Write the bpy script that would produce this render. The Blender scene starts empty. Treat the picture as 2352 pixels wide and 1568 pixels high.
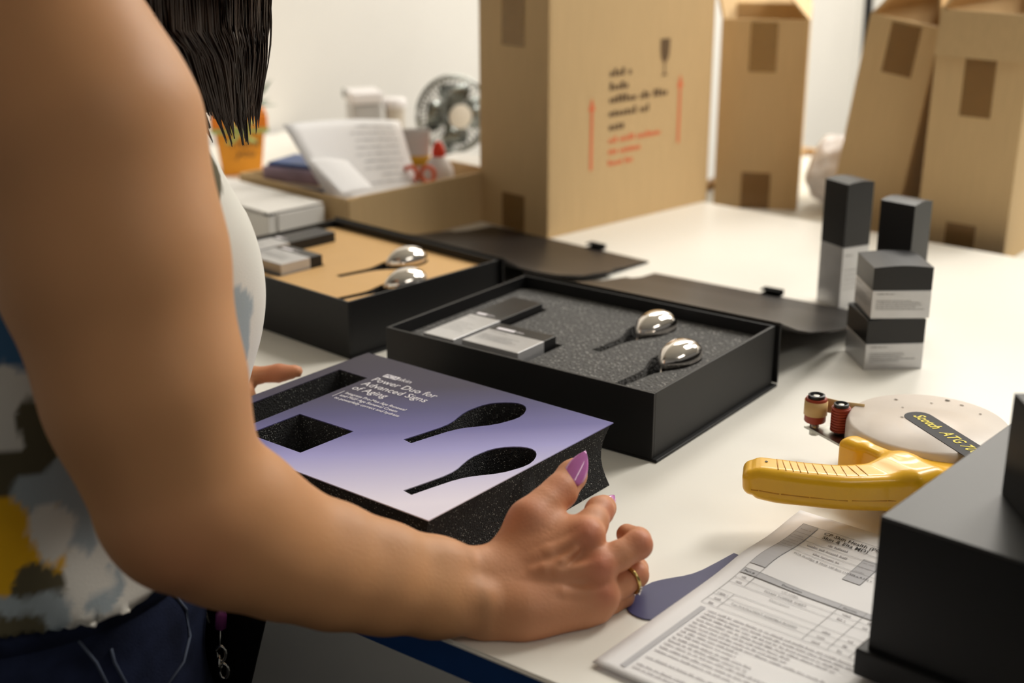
import bpy, bmesh, math, random
import numpy as np
from mathutils import Vector, Matrix, Euler
from mathutils.geometry import tessellate_polygon
random.seed(7); RNG = np.random.default_rng(7)
scene = bpy.context.scene
COL = scene.collection
PI = math.pi

# ------------------------------------------------------------------ camera, light, exposure
cam_d = bpy.data.cameras.new('camera'); cam = bpy.data.objects.new('camera', cam_d); COL.objects.link(cam)
RM = [[0.8025230, 0.5966205, -0.0008709], [0.1921372, -0.2598279, -0.9463471], [-0.5648364, 0.7592980, -0.3231508]]
CC = Vector((0.8671903, -0.9523064, 0.4878055))
cam.matrix_world = Matrix(((RM[0][0], -RM[1][0], -RM[2][0], CC[0]), (RM[0][1], -RM[1][1], -RM[2][1], CC[1]),
                           (RM[0][2], -RM[1][2], -RM[2][2], CC[2]), (0, 0, 0, 1)))
cam_d.sensor_width = 36.0; cam_d.lens = 47.0; cam_d.clip_start = 0.02
cam_d.dof.use_dof = True; cam_d.dof.focus_distance = 1.08; cam_d.dof.aperture_fstop = 4.2
scene.camera = cam
scene.view_settings.view_transform = 'Standard'; scene.view_settings.look = 'None'
scene.view_settings.gamma = 1.0; scene.view_settings.use_curve_mapping = False
scene.view_settings.exposure = -0.15
world = bpy.data.worlds.new('world'); scene.world = world; world.use_nodes = True
world.node_tree.nodes['Background'].inputs[0].default_value = (1.0, 0.95, 0.87, 1)
world.node_tree.nodes['Background'].inputs[1].default_value = 0.17
CEIL = 1.75; FLOOR = -0.90
def area(name, loc, sx, sy, power, color=(1, 0.952, 0.885)):
    l = bpy.data.lights.new(name, 'AREA'); l.shape = 'RECTANGLE'; l.size = sx; l.size_y = sy; l.energy = power; l.color = color
    o = bpy.data.objects.new(name, l); COL.objects.link(o); o.location = loc; return o
LAMPS = [(0.85, 1.6, 37), (-0.45, 1.75, 11), (1.1, 3.1, 38), (-0.3, 3.1, 32), (2.4, -0.3, 5)]
for i, (lx, ly, lp) in enumerate(LAMPS):
    area('ceiling_lamp_light', (lx, ly, CEIL - 0.035), 0.56, 1.1, lp)

# ------------------------------------------------------------------ materials
def S(*rgb):
    return tuple(((c / 255) / 12.92 if c / 255 <= 0.04045 else ((c / 255 + 0.055) / 1.055) ** 2.4) for c in rgb) + (1.0,)
MATS = {}
def mat(name, col, rough=0.6, metal=0.0, noise=0.0, nscale=40.0, bump=0.0, bscale=200.0, spec=0.5, trans=0.0, alpha=1.0, sss=0.0, coat=0.0, aniso=(1, 1, 1), emit=0.0, ior=1.45):
    m = bpy.data.materials.new(name); m.use_nodes = True; nt = m.node_tree; b = nt.nodes['Principled BSDF']
    b.inputs['Base Color'].default_value = col; b.inputs['Roughness'].default_value = rough; b.inputs['Metallic'].default_value = metal
    b.inputs['Specular IOR Level'].default_value = spec; b.inputs['Transmission Weight'].default_value = trans; b.inputs['Alpha'].default_value = alpha
    b.inputs['Subsurface Weight'].default_value = sss; b.inputs['Coat Weight'].default_value = coat; b.inputs['IOR'].default_value = ior
    if sss: b.inputs['Subsurface Radius'].default_value = (1.0, 0.35, 0.2); b.inputs['Subsurface Scale'].default_value = 0.008
    if emit: b.inputs['Emission Color'].default_value = col; b.inputs['Emission Strength'].default_value = emit
    tc = nt.nodes.new('ShaderNodeTexCoord'); mp = nt.nodes.new('ShaderNodeMapping'); nt.links.new(tc.outputs['Object'], mp.inputs[0]); mp.inputs['Scale'].default_value = aniso
    n = nt.nodes.new('ShaderNodeTexNoise'); n.inputs['Scale'].default_value = nscale; n.inputs['Detail'].default_value = 5; nt.links.new(mp.outputs[0], n.inputs['Vector'])
    if noise:
        mx = nt.nodes.new('ShaderNodeMix'); mx.data_type = 'RGBA'
        mr = nt.nodes.new('ShaderNodeMapRange'); mr.inputs[1].default_value = 0.3; mr.inputs[2].default_value = 0.7
        nt.links.new(n.outputs['Fac'], mr.inputs[0]); nt.links.new(mr.outputs[0], mx.inputs['Factor'])
        mx.inputs['A'].default_value = tuple(max(0, c * (1 - noise)) for c in col[:3]) + (1,); mx.inputs['B'].default_value = tuple(min(1, c * (1 + noise)) for c in col[:3]) + (1,)
        nt.links.new(mx.outputs['Result'], b.inputs['Base Color'])
    if bump:
        n2 = nt.nodes.new('ShaderNodeTexNoise'); n2.inputs['Scale'].default_value = bscale; n2.inputs['Detail'].default_value = 4; nt.links.new(mp.outputs[0], n2.inputs['Vector'])
        bp = nt.nodes.new('ShaderNodeBump'); bp.inputs['Strength'].default_value = bump; bp.inputs['Distance'].default_value = 0.002
        nt.links.new(n2.outputs['Fac'], bp.inputs['Height']); nt.links.new(bp.outputs[0], b.inputs['Normal'])
    MATS[name] = m; return m
mat('laminate', S(238, 235, 226), 0.38, noise=0.015, nscale=6, spec=0.4)
mat('laminate_grey', S(212, 212, 204), 0.45, noise=0.02, nscale=6)
mat('blue_edge', S(18, 62, 120), 0.4, noise=0.05)
mat('wall_paint', S(228, 225, 218), 0.85, noise=0.02, nscale=3, bump=0.05, bscale=150)
mat('floor_vinyl', S(38, 38, 36), 0.6, noise=0.25, nscale=3)
mat('ceiling_tile', S(225, 224, 218), 0.9, noise=0.03)
mat('wood_rim', S(176, 138, 88), 0.55, noise=0.15, nscale=12, aniso=(1, 8, 8))
mat('metal_grey', S(120, 122, 125), 0.4, 0.9)
mat('kraft', S(204, 174, 128), 0.75, noise=0.05, nscale=14, bump=0.08, bscale=60, aniso=(30, 30, 1))
mat('kraft_inner', S(214, 184, 134), 0.75, noise=0.06, nscale=14)
mat('kraft_edge', S(214, 186, 134), 0.8, noise=0.15, nscale=300)
mat('kraft_sheet', S(212, 170, 112), 0.6, noise=0.02, nscale=20)
mat('pack_tape', S(140, 98, 42), 0.25, noise=0.12, nscale=60, alpha=0.36, spec=0.5)
mat('clear_tape', S(178, 142, 86), 0.12, noise=0.15, nscale=80, alpha=0.4, spec=0.8)
mat('black_card', S(20, 20, 21), 0.45, noise=0.05, nscale=300, bump=0.03, bscale=900, spec=0.35)
mat('black_sheen', S(36, 36, 36), 0.42, noise=0.03, nscale=200, spec=0.55)
mat('black_lid', S(40, 36, 34), 0.38, noise=0.04, nscale=200, spec=0.5)
mat('black_print', S(22, 22, 23), 0.35, noise=0.04, spec=0.5)
mat('silver_print', S(196, 196, 198), 0.32, 0.55, noise=0.03, nscale=80)
mat('ink_grey', S(120, 120, 122), 0.6)
mat('ink_black', S(45, 45, 48), 0.7)
mat('ink_soft', S(168, 165, 168), 0.7)
mat('ink_red', S(224, 118, 76), 0.7)
mat('ink_brown', S(104, 82, 56), 0.7)
mat('ink_white', S(238, 234, 240), 0.5)
mat('chrome', S(236, 230, 224), 0.11, 1.0)
mat('paper', S(240, 239, 240), 0.7, noise=0.01, nscale=30)
mat('paper_grey', S(190, 190, 194), 0.7)
mat('offcut_blue', S(58, 56, 100), 0.5, noise=0.03, nscale=60)
mat('offcut_edge', S(225, 220, 205), 0.7)
mat('yellow_plastic', S(248, 190, 34), 0.3, noise=0.05, nscale=25, spec=0.5, coat=0.2)
mat('yellow_groove', S(205, 140, 15), 0.4)
mat('smudge', S(66, 52, 28), 0.6, noise=0.3, nscale=200)
mat('clear_plastic', S(236, 226, 216), 0.35, noise=0.04, nscale=30, alpha=0.80, spec=0.5)
mat('rubber_red', S(160, 62, 36), 0.5, noise=0.08)
mat('rubber_black', S(30, 31, 33), 0.35)
mat('masking_tape', S(214, 180, 122), 0.55, noise=0.04)
mat('steel', S(172, 170, 162), 0.3, 1.0, noise=0.25, nscale=120)
mat('label_dark', S(52, 52, 56), 0.55, spec=0.2)
mat('label_yellow', S(232, 212, 40), 0.5)
mat('white_card', S(236, 233, 228), 0.5, noise=0.01)
mat('orange_card', S(236, 132, 30), 0.6, noise=0.06, nscale=30)
mat('orange_light', S(240, 160, 40), 0.6, noise=0.08, nscale=20)
mat('green_ribbon', S(176, 190, 110), 0.5)
mat('leaf_green', S(52, 108, 72), 0.5, noise=0.25, nscale=60)
mat('petal_pink', S(232, 168, 152), 0.6, noise=0.1, nscale=50)
mat('fan_chrome', S(138, 142, 138), 0.22, 1.0)
mat('fan_dark', S(62, 66, 60), 0.25, 0.3)
mat('fan_white', S(226, 222, 212), 0.4)
mat('bottle_white', S(226, 222, 222), 0.35, noise=0.01)
mat('cap_red', S(226, 62, 32), 0.35)
mat('label_gold', S(226, 176, 52), 0.4)
mat('scissor_orange', S(226, 98, 48), 0.4)
mat('blue_print', S(42, 74, 132), 0.4, noise=0.2, nscale=60)
mat('mauve_print', S(160, 140, 160), 0.5, noise=0.15, nscale=60)
mat('grey_plastic', S(176, 174, 172), 0.3, noise=0.06, nscale=30)
mat('poly_bag', S(226, 222, 222), 0.25, noise=0.03, alpha=0.82, bump=0.5, bscale=30, spec=0.6)
mat('pole_black', S(24, 26, 32), 0.4)
mat('nail_polish', S(206, 124, 196), 0.12, noise=0.05, nscale=90, coat=0.5)
mat('gold', S(214, 190, 120), 0.22, 1.0, noise=0.1, nscale=300)
mat('keys_metal', S(200, 198, 190), 0.2, 1.0)
mat('purple_plastic', S(130, 62, 120), 0.3)
mat('black_cloth', S(9, 9, 10), 0.9, noise=0.2, nscale=200, spec=0.15)
mat('seam_thread', S(90, 100, 120), 0.8)
mat('hair', S(44, 30, 20), 0.34, noise=0.35, nscale=30, spec=0.6)
mat('dark_bag', S(46, 47, 44), 0.5, noise=0.3, nscale=6, bump=0.5, bscale=10)
mat('jeans', S(33, 40, 64), 0.85, noise=0.35, nscale=45, bump=0.3, bscale=900, spec=0.2)
mat('diffuser', (1, 0.95, 0.86, 1), 0.6, emit=4.0)

def foam_material(name, base, speck, amount, sc=900):
    m = mat(name, S(*base), 0.85, noise=0.3, nscale=500, bump=0.0, spec=0.25)
    nt = m.node_tree; b = nt.nodes['Principled BSDF']
    tc = [n for n in nt.nodes if n.type == 'TEX_COORD'][0]
    v = nt.nodes.new('ShaderNodeTexVoronoi'); v.inputs['Scale'].default_value = sc; nt.links.new(tc.outputs['Object'], v.inputs['Vector'])
    wn = nt.nodes.new('ShaderNodeSeparateColor'); nt.links.new(v.outputs['Color'], wn.inputs[0])
    gt = nt.nodes.new('ShaderNodeMath'); gt.operation = 'GREATER_THAN'; gt.inputs[1].default_value = 1 - amount; nt.links.new(wn.outputs[0], gt.inputs[0])
    lt = nt.nodes.new('ShaderNodeMath'); lt.operation = 'LESS_THAN'; lt.inputs[1].default_value = 0.45; nt.links.new(v.outputs['Distance'], lt.inputs[0])
    mu = nt.nodes.new('ShaderNodeMath'); mu.operation = 'MULTIPLY'; nt.links.new(gt.outputs[0], mu.inputs[0]); nt.links.new(lt.outputs[0], mu.inputs[1])
    mx = nt.nodes.new('ShaderNodeMix'); mx.data_type = 'RGBA'; mx.inputs['B'].default_value = S(*speck); nt.links.new(mu.outputs[0], mx.inputs['Factor'])
    src = b.inputs['Base Color'].links[0].from_socket; nt.links.new(src, mx.inputs['A']); nt.links.new(mx.outputs['Result'], b.inputs['Base Color'])
    v2 = nt.nodes.new('ShaderNodeTexVoronoi'); v2.inputs['Scale'].default_value = sc * 0.7; nt.links.new(tc.outputs['Object'], v2.inputs['Vector'])
    bp = nt.nodes.new('ShaderNodeBump'); bp.inputs['Strength'].default_value = 0.9; bp.inputs['Distance'].default_value = 0.0015
    nt.links.new(v2.outputs['Distance'], bp.inputs['Height']); nt.links.new(bp.outputs[0], b.inputs['Normal'])
    return m
foam_material('foam_black', (44, 44, 45), (165, 165, 160), 0.07, 1100)
foam_material('foam_grey', (92, 91, 90), (150, 148, 145), 0.16, 420)

def topper_material(W, D):
    m = mat('topper_print', S(110, 108, 150), 0.5, spec=0.22); nt = m.node_tree; b = nt.nodes['Principled BSDF']
    tc = [n for n in nt.nodes if n.type == 'TEX_COORD'][0]
    sp = nt.nodes.new('ShaderNodeSeparateXYZ'); nt.links.new(tc.outputs['Object'], sp.inputs[0])
    def mth(op, a, bb):
        n = nt.nodes.new('ShaderNodeMath'); n.operation = op
        for i, s in enumerate((a, bb)):
            if hasattr(s, 'links'): nt.links.new(s, n.inputs[i])
            else: n.inputs[i].default_value = s
        return n.outputs[0]
    t = mth('ADD', mth('MULTIPLY', sp.outputs['X'], 0.55 / W), mth('MULTIPLY', sp.outputs['Y'], -0.45 / D))
    r = nt.nodes.new('ShaderNodeValToRGB'); nt.links.new(t, r.inputs[0]); cr = r.color_ramp
    stops = [(0.0, (58, 53, 66)), (0.28, (64, 59, 80)), (0.43, (84, 82, 126)), (0.55, (112, 109, 164)), (0.66, (160, 157, 210)), (0.92, (236, 231, 248))]
    while len(cr.elements) < len(stops): cr.elements.new(0.5)
    for e, (p, c) in zip(cr.elements, stops): e.position = p; e.color = S(*c)
    nt.links.new(r.outputs[0], b.inputs['Base Color']); return m

# ------------------------------------------------------------------ geometry helpers
def link_mesh(name, verts, faces, m, parent=None, smooth=False, loc=None, rot=None):
    me = bpy.data.meshes.new(name); me.from_pydata([tuple(v) for v in verts], [], [tuple(f) for f in faces]); me.update()
    return link_me(name, me, m, parent, smooth, loc, rot)
def link_me(name, me, m, parent=None, smooth=False, loc=None, rot=None):
    if m is not None:
        me.materials.clear(); me.materials.append(MATS[m] if isinstance(m, str) else m)
    if smooth: me.polygons.foreach_set('use_smooth', [True] * len(me.polygons))
    o = bpy.data.objects.new(name, me); COL.objects.link(o)
    if parent: o.parent = parent
    if loc: o.location = loc
    if rot: o.rotation_euler = rot
    return o
def bm_obj(name, bm, m, parent=None, smooth=False, loc=None, rot=None):
    bmesh.ops.recalc_face_normals(bm, faces=bm.faces)
    me = bpy.data.meshes.new(name); bm.to_mesh(me); bm.free(); return link_me(name, me, m, parent, smooth, loc, rot)
def tag(o, label, cat, group=None, kind=None):
    o['label'] = label
    if cat: o['category'] = cat
    if group: o['group'] = group
    if kind: o['kind'] = kind
    return o
def struct(o): o['kind'] = 'structure'; return o
def empty(name, loc, label, cat, rz=0, group=None):
    o = bpy.data.objects.new(name, None); COL.objects.link(o); o.empty_display_size = 0.02; o.location = loc; o.rotation_euler = (0, 0, rz)
    return tag(o, label, cat, group)
def box_bm(bm, x0, x1, y0, y1, z0, z1, bevel=0.0, M=None):
    vs = [bm.verts.new((x, y, z)) for x in (x0, x1) for y in (y0, y1) for z in (z0, z1)]
    fs = [(0, 1, 3, 2), (4, 6, 7, 5), (0, 4, 5, 1), (2, 3, 7, 6), (0, 2, 6, 4), (1, 5, 7, 3)]
    faces = [bm.faces.new([vs[i] for i in f]) for f in fs]
    if bevel:
        ed = list({e for f in faces for e in f.edges})
        r = bmesh.ops.bevel(bm, geom=ed, offset=bevel, segments=2, affect='EDGES', profile=0.5)
        vs = list({v for f in r['faces'] for v in f.verts} | {v for v in vs if v.is_valid})
    if M is not None: bmesh.ops.transform(bm, matrix=M, verts=[v for v in vs if v.is_valid])
    return vs
def box(name, x0, x1, y0, y1, z0, z1, m, parent=None, bevel=0.0, loc=None, rot=None):
    bm = bmesh.new(); box_bm(bm, x0, x1, y0, y1, z0, z1, bevel); return bm_obj(name, bm, m, parent, False, loc, rot)
def tube_bm(bm, pts, rad, n=8, cap=True):
    pts = [Vector(p) for p in pts]; rads = rad if hasattr(rad, '__len__') else [rad] * len(pts)
    rings = []; up = Vector((0, 0, 1))
    for i, p in enumerate(pts):
        d = (pts[min(i + 1, len(pts) - 1)] - pts[max(i - 1, 0)]).normalized()
        a = d.cross(up)
        if a.length < 1e-3: a = d.cross(Vector((1, 0, 0)))
        a.normalize(); b = d.cross(a)
        rings.append([bm.verts.new(p + (a * math.cos(2 * PI * k / n) + b * math.sin(2 * PI * k / n)) * rads[i]) for k in range(n)])
    for r0, r1 in zip(rings, rings[1:]):
        for k in range(n): bm.faces.new((r0[k], r0[(k + 1) % n], r1[(k + 1) % n], r1[k]))
    if cap: bm.faces.new(rings[0][::-1]); bm.faces.new(rings[-1])
def tube(name, pts, rad, m, parent=None, n=8, loc=None, rot=None):
    bm = bmesh.new(); tube_bm(bm, pts, rad, n); return bm_obj(name, bm, m, parent, True, loc, rot)
def lathe_bm(bm, prof, n=24, c=(0, 0, 0)):
    rings = []
    for r, z in prof: rings.append([bm.verts.new((c[0] + max(r, 1e-5) * math.cos(2 * PI * k / n), c[1] + max(r, 1e-5) * math.sin(2 * PI * k / n), c[2] + z)) for k in range(n)])
    for r0, r1 in zip(rings, rings[1:]):
        for k in range(n): bm.faces.new((r0[k], r0[(k + 1) % n], r1[(k + 1) % n], r1[k]))
    bm.faces.new(rings[0][::-1]); bm.faces.new(rings[-1])
def lathe(name, prof, m, parent=None, n=24, loc=None, rot=None, smooth=True):
    bm = bmesh.new(); lathe_bm(bm, prof, n); o = bm_obj(name, bm, m, parent, smooth, loc, rot)
    if smooth: autosmooth(o)
    return o
def autosmooth(o, ang=40):
    me = o.data; me.polygons.foreach_set('use_smooth', [True] * len(me.polygons))
    bm = bmesh.new(); bm.from_mesh(me)
    for e in bm.edges:
        e.smooth = not (len(e.link_faces) == 2 and e.calc_face_angle(0) > math.radians(ang))
    bm.to_mesh(me); bm.free()
def prism(name, outer, holes, levels, m, parent=None, loc=None, rot=None, cap=True, outfn=None):
    """solid from a plan outline with holes; levels = heights bottom to top; outfn(x,y,t) shifts outline points by height"""
    loops = [outer] + holes; vs = []; fs = []; ids = []
    for li, lp in enumerate(loops):
        lev = []
        for k, z in enumerate(levels):
            t = k / (len(levels) - 1); row = []
            for (x, y) in lp:
                if outfn and li == 0: x, y = outfn(x, y, t)
                row.append(len(vs)); vs.append((x, y, z))
            lev.append(row)
        ids.append(lev)
        n = len(lp)
        for a, b in zip(lev, lev[1:]):
            for k in range(n): fs.append((a[k], a[(k + 1) % n], b[(k + 1) % n], b[k]))
    if cap:
        for k in (0, len(levels) - 1):
            flat = [[Vector((vs[i][0], vs[i][1], 0)) for i in lev[k]] for lev in ids]
            idx = [i for lev in ids for i in lev[k]]
            for t in tessellate_polygon(flat): fs.append(tuple(idx[i] for i in t))
    bm = bmesh.new(); bv = [bm.verts.new(v) for v in vs]
    for f in fs:
        try: bm.faces.new([bv[i] for i in f])
        except ValueError: pass
    return bm_obj(name, bm, m, parent, False, loc, rot)
def rrect(x0, x1, y0, y1, r=0.0, n=4):
    if r <= 0: return [(x0, y0), (x1, y0), (x1, y1), (x0, y1)]
    out = []
    for cx, cy, a0 in ((x1 - r, y0 + r, -90), (x1 - r, y1 - r, 0), (x0 + r, y1 - r, 90), (x0 + r, y0 + r, 180)):
        for k in range(n + 1):
            a = math.radians(a0 + 90 * k / n); out.append((cx + r * math.cos(a), cy + r * math.sin(a)))
    return out
def text(name, body, size, m, parent, loc, rot=(0, 0, 0), shear=0.0, align='LEFT', line=1.0, spacing=1.0, bold=0.0, width=1.0):
    c = bpy.data.curves.new(name, 'FONT'); c.body = body; c.size = size; c.shear = shear; c.align_x = align; c.space_line = line; c.space_character = spacing; c.offset = bold; c.resolution_u = 2
    t = bpy.data.objects.new(name + '_tmp', c); COL.objects.link(t); bpy.context.view_layer.update()
    me = bpy.data.meshes.new_from_object(t.evaluated_get(bpy.context.evaluated_depsgraph_get())); bpy.data.objects.remove(t); bpy.data.curves.remove(c)
    me.name = name
    if width != 1.0:
        for v in me.vertices: v.co.x *= width
    return link_me(name, me, m, parent, False, loc, rot)
def quads(name, rects, m, parent, z=0.0, loc=None, rot=None, fn=None):
    """flat printed marks: list of (x0,x1,y0,y1)"""
    vs, fs = [], []
    for (a, b, c, d) in rects:
        i = len(vs); vs += [(a, c, z), (b, c, z), (b, d, z), (a, d, z)]; fs.append((i, i + 1, i + 2, i + 3))
    if fn: vs = [fn(*v) for v in vs]
    return link_mesh(name, vs, fs, m, parent, False, loc, rot)
def marks(x0, x1, y, h, rnd, cw=0.6, density=0.86):
    """a line of illegible small print as letter-sized dashes"""
    out = []; x = x0
    while x < x1:
        wl = rnd.randint(3, 8)
        for _ in range(wl):
            w = h * cw * rnd.uniform(0.6, 1.0)
            if x + w > x1: break
            out.append((x, x + w, y, y + h * rnd.choice((0.62, 0.62, 0.75, 1.0)))); x += w + h * 0.16
        x += h * 0.55
    return out
def smoothstep(a, b, x):
    t = min(1, max(0, (x - a) / (b - a))); return t * t * (3 - 2 * t)

# ------------------------------------------------------------------ the room
struct(box('floor', -1.22, 4.0, -2.6, 4.2, FLOOR - 0.05, FLOOR, 'floor_vinyl'))
struct(box('wall_left', -1.30, -1.20, -2.6, 4.2, FLOOR, CEIL, 'wall_paint'))
struct(box('wall_back', -1.20, 4.0, 4.05, 4.15, FLOOR, CEIL, 'wall_paint'))
struct(box('ceiling', -1.30, 4.0, -2.6, 4.2, CEIL, CEIL + 0.05, 'ceiling_tile'))
for i, (lx, ly, lp) in enumerate(LAMPS):
    e = empty('ceiling_light', (lx, ly, CEIL), ['recessed ceiling panel light above the stacked small cartons', 'recessed ceiling panel light above the paper tray and fan', 'far recessed ceiling panel light behind the brown cartons, right of two', 'far recessed ceiling panel light behind the brown cartons, left of two', 'recessed ceiling panel light behind the camera'][i], 'ceiling light', 0, 'ceiling panel lights')
    bm = bmesh.new()
    for a in ((-0.30, -0.28, -0.58, 0.58), (0.28, 0.30, -0.58, 0.58), (-0.28, 0.28, -0.58, -0.56), (-0.28, 0.28, 0.56, 0.58)): box_bm(bm, *a, -0.03, 0.0)
    bm_obj('frame', bm, 'fan_white', e); box('diffuser', -0.28, 0.28, -0.56, 0.56, -0.02, -0.01, 'diffuser', e)

# main work table (top surface is z = 0)
wt = empty('work_table', (0.2, 0.3, FLOOR), 'large white work table with a blue edge band under the gift boxes', 'table')
wt_out = [(-1.18, -0.338), (1.7, -0.338), (1.7, 0.785), (-1.18, 1.03)]
def sh(pts, dx=-0.2, dy=-0.3): return [(x + dx, y + dy) for x, y in pts]
def rounded_slab(name, pts, z0, z1, m, parent, r=0.003):
    o = prism(name, pts, [], [z0, z1], m, parent)
    bm = bmesh.new(); bm.from_mesh(o.data); bmesh.ops.bevel(bm, geom=[e for e in bm.edges if len(e.link_faces) == 2 and e.calc_face_angle(0) > 0.5], offset=r, segments=2, affect='EDGES')
    bm.to_mesh(o.data); bm.free(); return o
rounded_slab('tabletop', sh(wt_out), 0.90 - 0.004, 0.90, 'laminate', wt, 0.0015)
prism('edge_band', sh([(-1.18, -0.336), (1.698, -0.336), (1.698, 0.783), (-1.18, 1.028)]), [], [0.872, 0.896], 'blue_edge', wt)
for x, y in ((-1.1, -0.2), (1.55, -0.2), (1.55, 0.68), (-1.1, 0.9)):
    box('leg', x - 0.2 - 0.025, x - 0.2 + 0.025, y - 0.3 - 0.025, y - 0.3 + 0.025, 0.0, 0.872, 'metal_grey', wt, 0.004)
# second table behind
T2Z = -0.03
t2 = empty('side_table', (0.4, 1.25, FLOOR), 'light grey table with wooden rim standing behind the white table', 'table')
box('tabletop', -0.66, 1.2, -0.29, 0.31, 0.84, 0.90 + T2Z, 'laminate_grey', t2, 0.002)
box('rim', -0.675, -0.655, -0.29, 0.325, 0.84, 0.90 + T2Z + 0.012, 'wood_rim', t2, 0.002)
box('rim', -0.655, 1.2, 0.305, 0.325, 0.84, 0.90 + T2Z + 0.012, 'wood_rim', t2, 0.002)
for x, y in ((-0.6, -0.24), (1.12, -0.24), (1.12, 0.25), (-0.6, 0.25)):
    box('leg', x - 0.02, x + 0.02, y - 0.02, y + 0.02, 0.0, 0.84, 'metal_grey', t2, 0.003)

# ------------------------------------------------------------------ cartons
def carton(name, loc, rz, w, d, h, label, flaps=None, tapes=(), lean=(0, 0), top_closed=False, group='brown shipping cartons'):
    """w along local x (narrow face is local -y), d along local y; origin at the front left bottom corner"""
    e = empty(name, loc, label, 'carton', rz, group); e.rotation_euler = (lean[0], lean[1], rz); t = 0.004
    bm = bmesh.new()
    box_bm(bm, 0, w, 0, t, 0, h, 0.0008); box_bm(bm, 0, w, d - t, d, 0, h, 0.0008)
    box_bm(bm, 0, t, t, d - t, 0, h, 0.0008); box_bm(bm, w - t, w, t, d - t, 0, h, 0.0008); box_bm(bm, t, w - t, t, d - t, 0, t)
    bm_obj('body', bm, 'kraft', e)
    if top_closed:
        box('flap', 0.0005, w - 0.0005, 0.0005, d / 2 - 0.001, h, h + t, 'kraft', e, 0.0008); box('flap', 0.0005, w - 0.0005, d / 2 + 0.001, d - 0.0005, h, h + t, 'kraft', e, 0.0008)
    f = w / 2 - 0.002
    for side, ang, curl in (flaps or ()):
        L = {'front': w, 'back': w, 'left': d, 'right': d}[side]; n = 6; vs = []; fs = []
        # strip along the fold: local u along the edge, bends outward with angle (0 = straight up, 180 = hanging outside)
        prof = []; p = np.array([0.0, 0.0]); a = math.radians(ang - curl * 0.5)
        for k in range(n + 1):
            prof.append(p.copy()); p = p + np.array([math.sin(a), math.cos(a)]) * f / n; a += math.radians(curl) / n
        for off in (0, t):
            for (o_, z_) in prof:
                for u in (0.002, L - 0.002):
                    q = {'front': (u, -o_ + off, z_), 'back': (u, d + o_ - off, z_), 'left': (-o_ + off, u, z_), 'right': (w + o_ - off, u, z_)}[side]
                    vs.append((q[0], q[1], h + q[2]))
        m_ = (n + 1) * 2
        for k in range(n):
            a0 = 2 * k; fs += [(a0, a0 + 1, a0 + 3, a0 + 2), (m_ + a0, m_ + a0 + 2, m_ + a0 + 3, m_ + a0 + 1), (a0, a0 + 2, m_ + a0 + 2, m_ + a0), (a0 + 1, m_ + a0 + 1, m_ + a0 + 3, a0 + 3)]
        fs += [(0, m_, m_ + 1, 1), (2 * n, 2 * n + 1, m_ + 2 * n + 1, m_ + 2 * n)]
        bm = bmesh.new(); bv = [bm.verts.new(v) for v in vs]
        for q in fs: bm.faces.new([bv[i] for i in q])
        bm_obj('flap', bm, 'kraft_inner' if side in ('left', 'right') and ang > 60 else 'kraft', e)
    for (x0, x1, z0, z1, mm) in tapes:
        box('tape_strip', x0, x1, -0.0006, -0.0001, z0, z1, mm, e)
    return e
c1 = carton('shipping_carton', (-0.364, 0.622, 0), math.radians(-10.5), 0.147, 0.362, 0.36, 'tall brown carton with red arrows and a glass symbol, standing on the white table', tapes=[(0.05, 0.098, 0, 0.055, 'pack_tape'), (0.05, 0.098, 0.27, 0.355, 'clear_tape')], top_closed=True)
# printed marks on the wide face (local +x side): u runs along local y, v up
def side_print(rects, name, m): 
    return quads(name, rects, m, c1, 0, fn=lambda x, y, z: (0.1474, x, y))
rr = random.Random(3)
for (y0, y1, z) in ((0.125, 0.172, 0.222), (0.125, 0.172, 0.202), (0.125, 0.262, 0.183), (0.125, 0.215, 0.163), (0.125, 0.165, 0.143)):
    side_print(marks(y0, y1, z, 0.0115, rr, 0.7), 'printed_line', 'ink_brown')
for (y0, y1, z) in ((0.125, 0.245, 0.124), (0.125, 0.2, 0.107), (0.125, 0.185, 0.09)):
    side_print(marks(y0, y1, z, 0.009, rr, 0.7), 'printed_line', 'ink_red')
def arrow(u, z0, z1, w=0.0055):
    vs = [(u - w / 2, z0), (u + w / 2, z0), (u + w / 2, z1 - 0.02), (u + w * 1.3, z1 - 0.02), (u, z1), (u - w * 1.3, z1 - 0.02), (u - w / 2, z1 - 0.02)]
    link_mesh('printed_arrow', [(0.1475, a, b) for a, b in vs], [(0, 1, 2, 6), (3, 4, 5)], 'ink_red', c1)
arrow(0.088, 0.088, 0.196); arrow(0.284, 0.105, 0.212)
gl = [(-0.011, 0.055), (0.011, 0.055), (0.0105, 0.04), (0.009, 0.028), (0.005, 0.022), (0.0016, 0.019), (0.0014, 0.004), (0.008, 0.0), (-0.008, 0.0), (-0.0014, 0.004), (-0.0016, 0.019), (-0.005, 0.022), (-0.009, 0.028), (-0.0105, 0.04)]
link_mesh('printed_glass_symbol', [(0.1475, 0.246 + a, 0.213 + b) for a, b in gl], [tuple(range(len(gl)))[::-1]], 'ink_brown', c1)

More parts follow.
